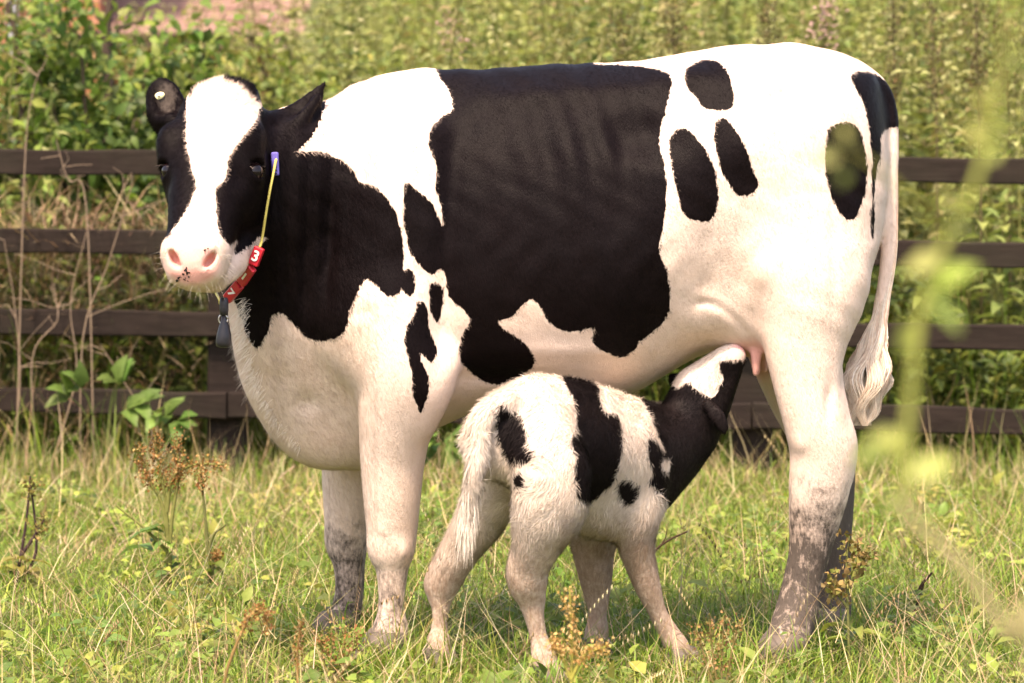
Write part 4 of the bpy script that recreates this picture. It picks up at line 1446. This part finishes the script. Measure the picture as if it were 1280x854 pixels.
# ------------------------------------------------------------------ leaves
def leaf_geo(pos, d, nrm, length, width, col, fold=0.25, droop=0.25):
    """pointed leaves folded along the midrib: base, two sides x2, tip"""
    n = len(pos)
    d = d / (np.linalg.norm(d, axis=1)[:, None] + 1e-9)
    nrm = nrm - (nrm * d).sum(1)[:, None] * d
    nrm /= np.linalg.norm(nrm, axis=1)[:, None] + 1e-9
    s = np.cross(d, nrm)
    L = np.broadcast_to(length, (n,))[:, None]; W = np.broadcast_to(width, (n,))[:, None]
    up = nrm * L * fold * .35
    m1 = pos + d * L * .33; m2 = pos + d * L * .68 - nrm * L * droop * .3
    rows = [pos, m1 - s * W * .5 + up, m1, m1 + s * W * .5 + up, m2 - s * W * .34 + up * .7, m2, m2 + s * W * .34 + up * .7, pos + d * L - nrm * L * droop]
    V = np.stack(rows, 1).reshape(-1, 3)
    tri = [(0, 2, 1), (0, 3, 2), (1, 2, 5), (1, 5, 4), (2, 3, 6), (2, 6, 5), (4, 5, 7), (5, 6, 7)]
    F = (np.arange(n)[:, None, None] * 8 + np.array(tri)[None]).reshape(-1, 3)
    return V, F, np.repeat(col, 8, axis=0)


def cat_geo(parts):
    V, F, C, o = [], [], [], 0
    for v, f, c in parts:
        V.append(v); F.append(f + o); C.append(c); o += len(v)
    return np.concatenate(V), np.concatenate(F), np.concatenate(C)


def tube_tri(pts, rad, sides, col):
    V, F = tube_geo(pts, rad, sides, False)
    F = np.array(F)
    F = np.concatenate([F[:, [0, 1, 2]], F[:, [0, 2, 3]]])
    return np.array(V), F, np.tile(np.array(col), (len(V), 1))


def geo_obj(name, geo, mat, parent=None, local=False):
    v, f, c = geo
    return mesh_obj(name, v, f, mat, parent, True, {"tint": c}, local)


def ground_weeds():
    k = 260
    c = field_pos(k, 6.0, 11.5, .6)
    m = 22
    cc = np.repeat(c, m, 0)
    n = len(cc)
    rad = np.repeat(RNG.uniform(.03, .10, k), m)
    p = cc + np.stack([RNG.normal(0, 1, n) * rad, RNG.normal(0, 1, n) * rad, np.abs(RNG.normal(.035, .025, n))], 1)
    d = np.stack([RNG.normal(0, 1, n), RNG.normal(0, 1, n), RNG.normal(.3, .3, n)], 1)
    nn = np.stack([RNG.normal(0, .3, n), RNG.normal(-.2, .3, n), np.ones(n)], 1)
    l = RNG.uniform(.018, .05, n) * np.repeat(RNG.uniform(.7, 1.3, k), m)
    col = np.repeat(pick([(.17, .26, .05), (.24, .31, .06), (.12, .20, .045), (.32, .35, .08)], k), m, 0) * RNG.uniform(.85, 1.15, (n, 1))
    ob = geo_obj("ground_weeds", leaf_geo(p, d, nn, l, l * .62, col), M_LEAF)
    tag(ob, "patches of low round-leaved weeds and clover scattered through the pasture grass", "weeds", kind="stuff")


ground_weeds()
NET = [(0.29, 0.36, 0.10), (0.35, 0.40, 0.12), (0.22, 0.30, 0.085), (0.44, 0.46, 0.19)]


NET_PALE = [(0.38, 0.40, 0.17), (0.44, 0.44, 0.20), (0.30, 0.33, 0.13), (0.52, 0.50, 0.26)]
NET_DARK = [(0.14, 0.20, 0.06), (0.18, 0.23, 0.07), (0.10, 0.15, 0.045), (0.24, 0.26, 0.09)]
NET_SEED = [(0.22, 0.20, 0.08), (0.28, 0.25, 0.10), (0.17, 0.17, 0.06), (0.30, 0.24, 0.11)]


def nettle_geo(h, NET=NET, bloom=None):
    """stem geometry, leaf geometry at the origin"""
    bendx, bendy = RNG.normal(0, .10, 2)
    t = np.linspace(0, 1, 7)
    pts = np.stack([bendx * t ** 2 * h, bendy * t ** 2 * h, t * h], 1)
    stem = tube_tri(pts, np.linspace(.006, .002, 7), 5, (.16, .17, .05))
    nodes = int(h / .055)
    P_, D, N_, L, W, C = [], [], [], [], [], []
    for i in range(2, nodes + 1):
        s = i / nodes
        c = np.array((np.interp(s, t, pts[:, 0]), np.interp(s, t, pts[:, 1]), s * h))
        a0 = (i % 2) * math.pi / 2 + RNG.normal(0, .25)
        sz = .11 * (1 - .62 * max(0, s - .45) / .55) * (0.7 if s < .2 else 1)
        for k in range(2):
            a = a0 + math.pi * k + RNG.normal(0, .12)
            up = .35 * s - .12
            P_.append(c + np.array((math.cos(a), math.sin(a), .3)) * .018)
            D.append((math.cos(a), math.sin(a), up + RNG.normal(0, .15)))
            N_.append((RNG.normal(0, .15), RNG.normal(0, .15), 1))
            l = sz * RNG.uniform(.8, 1.15)
            L.append(l); W.append(l * .55)
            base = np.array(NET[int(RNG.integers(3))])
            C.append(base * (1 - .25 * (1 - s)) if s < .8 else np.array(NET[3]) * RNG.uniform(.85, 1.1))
        if bloom and i >= nodes - 2:
            for k in range(26):
                a = RNG.uniform(0, 6.283)
                P_.append(c + RNG.normal(0, .035, 3)); D.append((math.cos(a), math.sin(a), .8)); N_.append((0, -.4, 1)); L.append(.022); W.append(.016); C.append(bloom)
        # catkin tassels
        if s > .5 and RNG.random() < .8:
            for k in range(3):
                a = RNG.uniform(0, 6.283)
                P_.append(c); D.append((math.cos(a), math.sin(a), -.5)); N_.append((0, 0, 1)); L.append(.045); W.append(.006); C.append((.28, .27, .12))
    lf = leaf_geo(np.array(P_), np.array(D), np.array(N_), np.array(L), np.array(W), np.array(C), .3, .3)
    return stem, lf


protos = []
KINDS = [(NET, "tall yellow-green nettle growing in the bed behind the fence"), (NET, ""), (NET_PALE, "pale cream-green flowering nettle standing among the yellower ones behind the fence"),
         (NET_DARK, "darker green nettle between the yellow-green nettles behind the fence"), (NET, ""), (NET_SEED, "brownish seeding nettle gone over among the green ones behind the fence")]
KINDS.append((NET_DARK, "leafy plant with a dusty pink flower head rising above the nettles behind the fence"))
KINDS = [(p_, l_ or KINDS[0][1]) for p_, l_ in KINDS]
for i in range(7):
    st, lf = nettle_geo(1.3 + .09 * i, KINDS[i][0], (.55, .34, .34) if i == 6 else None)
    so = geo_obj("nettle", st, M_TWIG)
    lo_ = geo_obj("leaves", lf, M_LEAF, so, True)
    protos.append((so, lo_))
nettle_spots = []
tries = 0
while len(nettle_spots) < 250 and tries < 20000:
    tries += 1
    y = 13.2 + RNG.random() ** 1.2 * 3.6
    x = RNG.uniform(-.155 * y - .2, .155 * y + .2)
    if x < -.65 and y < 16.2 and RNG.random() < .75: continue
    if lump(np.array([[x, y]]), 1.7)[0] < .22: continue
    if all((x - a) ** 2 + (y - b) ** 2 > .02 for a, b in nettle_spots): nettle_spots.append((x, y))
used = set()
for i, (x, y) in enumerate(nettle_spots):
    ki = 6 if i % 16 == 7 else i % 6
    so, lo_ = protos[ki]
    if ki in used:
        r = so.copy(); COL.objects.link(r)
        l = lo_.copy(); COL.objects.link(l); l.parent = r
    else:
        r = so; used.add(ki)
    r.location = (x, y, float(bank(np.array(x), np.array(y))) - .01)
    r.rotation_euler = (RNG.normal(0, .05), RNG.normal(0, .05), RNG.uniform(0, 6.283))
    s = RNG.uniform(.85, 1.1) * (.78 + .42 * float(lump(np.array([[x, y]]), 1.1)[0]))
    r.scale = (s, s, s)
    tag(r, KINDS[ki][1], "nettle" if ki < 6 else "flower", "nettles behind the fence" if ki < 6 else "pink flowers in the nettles")
    r.name = "nettle" if ki < 6 else "flowering_weed"
# the bed beyond them
parts = []
lib = [nettle_geo(1.2 + .1 * i) for i in range(5)]
lib = [cat_geo(list(g)) for g in lib]
for k_ in range(1100):
    y = 16.6 + RNG.random() ** 1.1 * 14
    x = RNG.uniform(-.16 * y - .3, .16 * y + .3)
    if k_ >= 760:      # the bed runs on past both sides
        y = 13.3 + RNG.random() * 12
        x = (.155 * y + .25 + RNG.random() * 2.6) * (1 if RNG.random() < .6 else -1)
    if x < -1.45 and y > 22: continue
    v, f, c = lib[int(RNG.integers(5))]
    a = RNG.uniform(0, 6.283); s = RNG.uniform(.8, 1.25)
    R2 = np.array(((math.cos(a), -math.sin(a), 0), (math.sin(a), math.cos(a), 0), (0, 0, 1)))
    shade = RNG.uniform(.85, 1.2)
    parts.append((v @ R2.T * s + np.array((x, y, float(bank(np.array(x), np.array(y))) - .01)), f, c * shade))
ob = geo_obj("nettle_bed", cat_geo(parts), M_LEAF)
tag(ob, "dense mass of tall nettles covering the bank far behind the fence", "nettles", kind="stuff")

# ------------------------------------------------------------------ undergrowth under and behind the rails
def undergrowth():
    parts = []
    n = 29000
    x = RNG.uniform(-3.8, 3.8, n); y = RNG.uniform(12.75, 13.9, n)
    hmax = .72 + .2 * np.sin(x * 2.1) + .16 * np.sin(x * 5.3 + 1)
    z = RNG.random(n) ** .8 * hmax
    p = np.stack([x, y, z + bank(x, y)], 1)
    d = np.stack([RNG.normal(0, 1, n), RNG.normal(-.4, .8, n), RNG.normal(.1, .5, n)], 1)
    nn = np.stack([RNG.normal(0, .4, n), RNG.normal(-.3, .4, n), np.ones(n)], 1)
    l = RNG.uniform(.03, .085, n)
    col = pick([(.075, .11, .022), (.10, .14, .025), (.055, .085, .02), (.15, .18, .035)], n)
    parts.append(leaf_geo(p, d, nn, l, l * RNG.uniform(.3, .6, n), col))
    n = 2200
    x = RNG.uniform(-3.8, 3.8, n); y = RNG.uniform(12.75, 14.0, n)
    p = np.stack([x, y, bank(x, y)], 1)
    g = blades(p, RNG.uniform(.3, .95, n), RNG.uniform(.004, .009, n), RNG.uniform(0, 6.283, n), np.abs(RNG.normal(.15, .12, n)), RNG.gamma(2, .3, n), pick(GREENS + STRAWS[:1], n), 4)
    parts.append(g)
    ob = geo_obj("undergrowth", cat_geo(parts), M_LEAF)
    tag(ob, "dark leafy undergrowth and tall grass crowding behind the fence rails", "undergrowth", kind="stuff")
    # dead brambles and straw on the cow's head side
    parts = []
    n = 4200
    x = RNG.normal(-1.6, .45, n); y = RNG.uniform(12.66, 12.95, n)
    p = np.stack([x, y, np.where(RNG.random(n) < .75, RNG.uniform(.52, .95, n), RNG.uniform(.1, .5, n))], 1)
    sel = p[:, 2] > .72
    parts.append(blades(p, RNG.uniform(.10, .32, n), RNG.uniform(.003, .006, n), RNG.uniform(0, 6.283, n), RNG.uniform(.6, 2.0, n), RNG.uniform(0, 1.2, n), pick([(.40, .29, .17), (.30, .19, .11), (.22, .13, .08), (.46, .36, .22)], n), 4))
    ob = geo_obj("dead_bracken", cat_geo(parts), M_STRAW)
    tag(ob, "tangle of tan and brown dead stalks behind the rails beside the cow's head", "dead stalks", kind="stuff")


undergrowth()


# ------------------------------------------------------------------ shrubs, saplings
def limb(parts, a, b, r0, r1, col, n=5, wob=.04):
    a, b = np.array(a), np.array(b)
    t = np.linspace(0, 1, n + 1)[:, None]
    pts = a + (b - a) * t + RNG.normal(0, wob, (n + 1, 3)) * np.sin(t * math.pi)
    parts.append(tube_tri(pts, np.linspace(r0, r1, n + 1), 6, col))
    return pts


def bush(name, label, c, rad, hgt, nleaf, pal, leaf=(.05, .09), twig=(.10, .075, .05), cat="bush"):
    """bare-stemmed bush: forked stems, leaves in clusters at the twig ends"""
    c = np.array(c)
    st = []; ends = []
    for k in range(7):
        a = RNG.uniform(0, 6.283); rr = RNG.uniform(.15, .8)
        top = c + np.array((math.cos(a) * rad * rr, math.sin(a) * rad * rr * .7, hgt * RNG.uniform(.6, 1.0)))
        main = limb(st, c + RNG.normal(0, .05, 3) * np.array((1, 1, 0)), top, .022, .006, twig, 6, .05)
        for j in range(6):
            s = main[int(RNG.integers(2, 7))]
            e = s + RNG.normal(0, .22, 3) * np.array((rad, rad, hgt * .5)) + np.array((0, 0, .1))
            tw = limb(st, s, e, .006, .002, twig, 3, .03)
            ends += [tw[-1], tw[-2], (tw[1] + tw[2]) / 2]
        ends.append(top)
    ends = np.array(ends)
    root = empty(name, c)
    tag(root, label, cat)
    geo_obj("stems", cat_geo(st), M_TWIG, root)
    cl = ends[RNG.integers(len(ends), size=nleaf)]
    p = cl + RNG.normal(0, .075, (nleaf, 3))
    d = RNG.normal(0, 1, (nleaf, 3)) + np.array((0, -.3, -.1))
    nn = RNG.normal(0, .5, (nleaf, 3)) + np.array((0, -.3, 1))
    l = RNG.uniform(*leaf, nleaf)
    shade = RNG.uniform(.8, 1.25, len(ends))
    geo_obj("leaves", leaf_geo(p, d, nn, l, l * .55, pick(pal, nleaf)), M_LEAF, root)
    return root


GL = [(.13, .22, .04), (.17, .26, .045), (.10, .17, .045), (.22, .28, .06)]
bush("elder_bush", "leafy green bush growing behind the top rail beside the cow's turned-back ear", P(150, 330, 13.9) * np.array((1, 1, 0)), .6, 1.78, 3600, GL, (.045, .085))
bush("bramble_bush", "loose green bush with bare twigs in front of the red brick wall", P(20, 330, 14.3) * np.array((1, 1, 0)), .55, 1.8, 2600, GL + [(.18, .20, .06)], (.04, .07))
bush("hawthorn_bush", "yellow-green small-leaved bush below the tiled roof edge", P(300, 330, 15.6) * np.array((1, 1, 0)), .65, 1.8, 2000, [(.23, .28, .06), (.28, .31, .065), (.16, .22, .045)], (.04, .07))
bush("leafy_shrub", "tall fresh green shrub in front of the brick outbuilding with leaves up to its tiles", P(85, 330, 15.2) * np.array((1, 1, 0)), .5, 1.75, 1300, GL + [(.24, .30, .08)], (.05, .09))
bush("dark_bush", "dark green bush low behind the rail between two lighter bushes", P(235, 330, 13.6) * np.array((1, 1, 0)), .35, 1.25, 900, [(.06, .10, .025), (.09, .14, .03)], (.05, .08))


def sapling(label, pts, r0, twigs, col=(.07, .05, .038)):
    base = np.array(pts[0])
    root = empty("sapling", base)
    tag(root, label, "sapling")
    q = catmull(np.array(pts), 5)
    geo_obj("trunk", tube_tri(q, np.linspace(r0, r0 * .5, len(q)), 7, col), M_TWIG, root)
    parts = []
    for k in range(twigs):
        s = q[int(RNG.integers(len(q) // 3, len(q)))]
        e = s + np.array((RNG.normal(0, .22), RNG.normal(0, .12), RNG.uniform(.1, .4)))
        limb(parts, s, e, r0 * .35, .003, col, 4, .03)
    geo_obj("branches", cat_geo(parts), M_TWIG, root)


S = lambda px_, py_, Y: P(px_, py_, Y)
def grd(px_, Y): return np.array(((px_ - CX) / FPX * Y, Y, 0))
sapling("thin dark leaning sapling forking in front of the red brick wall", [grd(35, 14.0), S(30, 200, 14), S(27, 110, 14), S(24, 60, 14), S(10, 10, 14), S(5, -40, 14)], .018, 6)
sapling("dark upright sapling trunk rising out of the leafy bush near the tiles", [grd(140, 14.5), S(136, 150, 14.5), S(133, 80, 14.5), S(134, 30, 14.5), S(142, -20, 14.5), S(150, -60, 14.5)], .026, 7)

# tall brown dock spikes standing in the nettles
DOCKC = [(.10, .075, .035), (.14, .09, .04), (.075, .065, .03)]
def seed_spike(pts, n, spread, size, pal):
    q = catmull(np.array(pts), 6)
    n = int(n * 2.2); size = size * .62
    i = RNG.integers(len(q), size=n)
    p = q[i] + RNG.normal(0, spread, (n, 3))
    d = RNG.normal(0, 1, (n, 3)); nn = RNG.normal(0, 1, (n, 3))
    l = RNG.uniform(.6, 1.3, n) * size
    return leaf_geo(p, d, nn, l, l * .8, pick(pal, n), .3, .2)


def dock(name, label, base, stems, cat, pal, stemc, group=None, r=.004, seeds=(120, .012, .010), leaves=0, lpal=GL):
    root = empty(name, base)
    tag(root, label, cat, group)
    for pts, head in stems:
        q = catmull(np.array(pts), 5)
        so = geo_obj("stem", tube_tri(q, np.linspace(r, r * .45, len(q)), 6, stemc), M_TWIG, root)
        if head:
            ho = geo_obj("seed_head", seed_spike(q[int(len(q) * head):], *seeds, pal), M_STRAW)
            ho.parent = root; ho.location = -Vector(root.location)
            ho["kind"] = "stuff"
    for k in range(leaves):
        a = RNG.uniform(0, 6.283)
        s = np.array(stems[k % len(stems)][0][min(1, len(stems[0][0]) - 1)])
        hgt = RNG.uniform(.05, .9)
        pb = np.array(base) * (1 - hgt) + s * hgt
        l = RNG.uniform(.05, .12)
        lo2 = geo_obj("leaf", leaf_geo(pb[None], np.array([[math.cos(a), math.sin(a), .25]]), np.array([[0, 0, 1.0]]), l, l * .42, pick(lpal, 1), .3, .45), M_LEAF, root)
    return root


for (px_, top, Y) in ((843, 8, 13.7), (962, -8, 13.9), (1118, -15, 13.5), (1168, 5, 13.8), (1222, -5, 13.6), (1258, 20, 14.0), (1030, 15, 14.2), (780, 20, 14.2)):
    b = grd(px_ + 6, Y); b[2] = float(bank(np.array(b[0]), np.array(Y)))
    dock("dock_spike", "tall brown seeding dock spike standing up among the nettles", b, [([b, S(px_ + 3, 170, Y), S(px_, 90, Y), S(px_ - 3, top, Y)], .45)], "dock", DOCKC + [(.14, .14, .05)], (.10, .08, .04), "dock spikes in the nettles", .006, (260, .028, .022))

# ------------------------------------------------------------------ weeds in the pasture
RUST = [(.30, .15, .045), (.36, .21, .07), (.22, .10, .035), (.40, .28, .11)]
def on(px_, py_, Y, dx=0): return P(px_, py_, Y)
Y1 = GY(735)
b = G(212, 735)
dock("dock_plant", "dock with clustered rusty seed heads and several green stems below the cow's muzzle", b,
     [([b, on(211, 690, Y1), on(206, 620, Y1), on(196, 570, Y1), on(194, 540, Y1)], .55), ([b, on(214, 660, Y1), on(222, 600, Y1), on(222, 545, Y1)], .6),
      ([b, on(205, 640, Y1), on(186, 600, Y1), on(173, 560, Y1)], .6), ([on(209, 640, Y1), on(215, 600, Y1), on(240, 582, Y1), on(280, 581, Y1)], .35), ([on(210, 690, Y1), on(180, 660, Y1), on(145, 632, Y1)], 0)],
     "dock", RUST, (.16, .17, .05), None, .0065, (170, .011, .012), 16)
Y2 = GY(748); b = G(262, 748)
dock("dock_plant", "slender forked dock stalk with a bare side branch and a small rusty tip", b,
     [([b, on(261, 700, Y2), on(255, 630, Y2), on(251, 590, Y2)], .75), ([on(260, 700, Y2), on(266, 670, Y2), on(282, 656, Y2)], 0), ([on(262, 730, Y2), on(268, 700, Y2), on(273, 690, Y2)], .5)],
     "dock", RUST, (.12, .13, .045), None, .006, (80, .008, .011), 9)
Y3 = GY(735); b = G(18, 735)
dock("dock_plant", "dark purple-stemmed weed with a few yellow leaves standing in the grass", b,
     [([b, on(25, 700, Y3), on(33, 650, Y3), on(38, 595, Y3)], 0), ([on(26, 695, Y3), on(42, 672, Y3), on(55, 650, Y3)], .6), ([b, on(45, 690, Y3), on(38, 600, Y3)], .85)],
     "dock", [(.20, .20, .05), (.28, .22, .07)], (.05, .03, .03), None, .006, (45, .013, .018), 10, [(.22, .23, .05)])
Y4 = 6.6
def below(px_, Y): return np.array(((px_ - CX) / FPX * Y, Y, 0.0))
b = below(268, Y4)
dock("dock_plant", "arching rust-coloured dock seed head bending over near the grass edge", b, [([b, on(280, 854, Y4), on(298, 800, Y4), on(316, 766, Y4), on(330, 764, Y4), on(335, 790, Y4)], .45)], "dock", RUST, (.25, .16, .06), None, .004, (170, .007, .010), 2)
b = below(372, 6.7)
dock("dock_plant", "small upright orange dock seed head standing alone", b, [([b, on(372, 854, 6.7), on(372, 815, 6.7), on(376, 776, 6.7)], .5)], "dock", RUST, (.28, .17, .06), None, .0035, (90, .006, .009), 1)
b = below(712, 6.4)
dock("dock_plant", "blurred orange dock seed head rising in front of the calf's hind hoof", b, [([b, on(714, 860, 6.4), on(715, 800, 6.4), on(712, 735, 6.4)], .55), ([on(714, 850, 6.4), on(730, 820, 6.4), on(758, 808, 6.4)], .3), ([on(714, 850, 6.4), on(700, 815, 6.4), on(690, 800, 6.4)], .4)], "dock", [(.50, .30, .10), (.55, .38, .15)], (.30, .28, .06), None, .004, (120, .008, .010), 2)
Y5 = 7.35
b = below(425, Y5)
dock("red_dock", "low bushy red and green dock growing at the cow's front hooves", b,
     [([b, on(420 + dx, 830, Y5), on(425 + dx * 1.6, 805, Y5), on(426 + dx * 2, 782 + abs(dx) * .6, Y5)], .3) for dx in (-15, -6, 3, 11)], "dock", [(.36, .16, .06), (.20, .19, .05), (.24, .20, .06), (.40, .22, .10)], (.22, .18, .06), None, .003, (45, .010, .013), 12)
b = below(905, 7.2)
dock("red_dock", "brown-tipped dock with several short seed stalks in the grass behind the calf", b,
     [([b, on(900 + dx, 840, 7.2), on(900 + dx * 1.8, 800, 7.2), on(900 + dx * 2.3, 768 + abs(dx), 7.2)], .35) for dx in (-14, -6, 2, 10)], "dock", [(.26, .14, .05), (.22, .19, .06), (.32, .2, .08)], (.18, .14, .05), None, .003, (40, .009, .012), 10)
b = below(1062, 7.72)
dock("withered_weed", "withered yellow-brown weed with curled leaves beside the cow's hind leg", b,
     [([b, on(1060, 770, 7.72), on(1058, 710, 7.72), on(1062, 668, 7.72)], .45), ([on(1060, 740, 7.72), on(1075, 705, 7.72), on(1088, 690, 7.72)], .4), ([on(1060, 760, 7.72), on(1046, 740, 7.72), on(1042, 722, 7.72)], .3)], "weed", [(.25, .18, .06), (.20, .13, .05), (.24, .23, .06), (.30, .22, .09)], (.14, .15, .05), None, .004, (34, .012, .026), 8)


def stick(label, pts, r, col, cat="stick"):
    root = empty("dead_stick", pts[0])
    tag(root, label, cat)
    q = catmull(np.array(pts), 5)
    geo_obj("stem", tube_tri(q, np.linspace(r, r * .5, len(q)), 6, col), M_TWIG, root)
    s = q[len(q) // 2]
    geo_obj("side_shoot", tube_tri(np.array([s, s + np.array((.012, 0, .02)), s + np.array((.016, 0, .045))]), np.array((r * .6, r * .4, r * .2)), 5, col), M_TWIG, root)


Ys = GY(775)
stick("dark curved dead stick poking up from the grass behind the cow's hind hooves", [on(1133, 785, Ys), on(1146, 760, Ys), on(1150, 735, Ys), on(1165, 716, Ys)], .006, (.055, .03, .022))
Ys = GY(745)
stick("dark slanting dead twig beside the calf's front leg", [on(800, 715, Ys), on(815, 692, Ys), on(835, 676, Ys), on(860, 664, Ys)], .0045, (.06, .035, .022))
Ys = GY(790)
stick("short dark broken stalk standing in the grass below the pale curving weed", [on(1228, 808, Ys), on(1236, 790, Ys), on(1243, 772, Ys)], .004, (.05, .03, .022))


# broad leaf weed by the fence foot
def hogweed(label, px_, py_, Y, n, sc):
    base = grd(px_, Y)
    root = empty("broadleaf_weed", base)
    tag(root, label, "weed")
    for k in range(n):
        a = RNG.uniform(-.6, 3.7)
        tip = P(px_ + math.cos(a) * sc * RNG.uniform(.5, 1.1), py_ - math.sin(a) * sc * .7, Y - RNG.uniform(0, .15))
        q = catmull(np.array([base, (base + tip) / 2 + np.array((0, 0, .08)), tip]), 4)
        so = geo_obj("stem", tube_tri(q, np.linspace(.004, .002, len(q)), 5, (.14, .18, .05)), M_TWIG, root)
        d0 = tip - q[-3]
        for s_ in (-1, 0, 1):
            dd = d0 / np.linalg.norm(d0) + s_ * np.array((.5, 0, .75 * (1 if s_ else 0))) + np.array((0, -.3, 0))
            lo2 = geo_obj("leaf", leaf_geo((tip - d0 * .2 * abs(s_))[None], dd[None], np.array([[.1, -.6, .8]]), .10, .062, pick([(.10, .18, .035), (.13, .21, .045)], 1), .25, .3), M_LEAF)
            lo2.parent = root; lo2.location = -Vector(root.location)


hogweed("bright green broad-leaved weed growing against the bottom rail", 130, 500, 12.2, 6, 42)
hogweed("small leafy green weed seen under the cow's belly by her elbow", 550, 555, 12.0, 4, 22)
hogweed("low green weed at the post foot behind the cow's forelegs", 200, 540, 12.25, 4, 30)

# pale dead stalks leaning on the fence
for k, pts in enumerate([[(100, 600), (104, 420), (135, 330), (165, 230)], [(60, 600), (95, 470), (88, 380), (108, 290)], [(20, 330), (30, 230), (40, 120), (60, 70)], [(48, 590), (40, 450), (72, 400), (66, 360)], [(170, 600), (190, 540), (150, 470), (125, 430)], [(12, 600), (25, 480), (18, 380), (5, 300)], [(118, 300), (108, 260), (85, 225), (70, 175)]]):
    Y = 12.3 + .1 * (k % 3) - (.1 if k < 2 else 0)
    base = grd(pts[0][0], Y)
    root = empty("dead_stalk", base)
    tag(root, "thin pale dead stalk leaning against the fence rails beside the cow's head", "dead stalk", "dead stalks on the fence")
    q = catmull(np.array([base] + [P(a, b, Y) for a, b in pts[1:]]), 5)
    geo_obj("stem", tube_tri(q, np.linspace(.0032, .0012, len(q)), 5, (.27, .20, .14)), M_TWIG, root)
    parts = []
    for j in range(5):
        s = q[int(RNG.integers(4, len(q)))]
        limb(parts, s, s + np.array((RNG.normal(0, .12), RNG.normal(0, .04), RNG.uniform(-.02, .14))), .0015, .0007, (.28, .21, .15), 3, .012)
    geo_obj("twigs", cat_geo(parts), M_TWIG, root)["kind"] = "stuff"


# ------------------------------------------------------------------ the out-of-focus weed close to the camera
def near_weed():
    Y = 2.15
    base = np.array((P(1330, 854, Y)[0] + .05, Y, 0.0))
    root = empty("tall_weed", base)
    tag(root, "tall soft blurred yellow-green weed with a bent stalk in front of the cow's tail", "weed")
    stem = [base, P(1300, 900, Y), P(1262, 800, Y), P(1200, 705, Y), P(1140, 650, Y), P(1130, 600, Y), P(1138, 500, Y), P(1150, 400, Y), P(1175, 320, Y), P(1215, 240, Y), P(1240, 160, Y), P(1258, 60, Y), P(1262, -20, Y)]
    q = catmull(np.array(stem), 5)
    c = np.tile(np.array((.26, .26, .05)), (len(q), 1))
    v, f, cc = tube_tri(q, np.linspace(.0050, .0018, len(q)), 7, (.26, .29, .07))
    br = np.repeat(np.arange(len(q)) < 24, 7)
    cc[br] = (.28, .25, .12)
    geo_obj("stem", (v, f, cc), M_TWIG, root)
    for (a, b, da, db, l) in ((1235, 190, -18, -30, .022), (1225, 205, 22, -26, .02), (1180, 320, -30, 10, .022), (1165, 360, 30, -18, .026), (1150, 400, -20, 30, .02), (1190, 290, 40, -12, .018), (1138, 545, -60, 22, .032), (1135, 560, -30, -12, .02), (1160, 370, 26, 24, .024),
                              (1240, 165, 24, -14, .02), (1238, 150, -14, -26, .016), (1170, 330, 6, 44, .02), (1130, 600, 60, -30, .028), (1200, 260, -24, -14, .016), (1255, 80, 20, -10, .016), (1252, 110, -22, 6, .016), (1132, 620, -30, 16, .02)):
        p = P(a, b, Y); d = P(a + da, b + db, Y + RNG.normal(0, .01)) - p
        geo_obj("leaf", leaf_geo(p[None], d[None], np.array([[.2, -.7, .6]]), l * 1.35, l * .75, pick([(.30, .34, .09), (.25, .30, .07)], 1), .2, .2), M_LEAF, root)
    # side spray that hangs before the haunch
    sp_ = [P(1190, 300, Y), P(1140, 250, Y), P(1090, 205, Y), P(1058, 185, Y)]
    qs = catmull(np.array(sp_), 5)
    geo_obj("side_stem", tube_tri(qs, np.linspace(.0014, .0007, len(qs)), 5, (.24, .25, .06)), M_TWIG, root)
    for k in range(5):
        p = P(1055 + RNG.normal(0, 6), 190 + RNG.normal(0, 16), Y); d = np.array((RNG.normal(0, 1), RNG.normal(0, .3), RNG.normal(0, 1)))
        geo_obj("leaf", leaf_geo(p[None], d[None], np.array([[.2, -.8, .4]]), .013, .008, pick([(.33, .35, .11)], 1), .2, .2), M_LEAF, root)


near_weed()
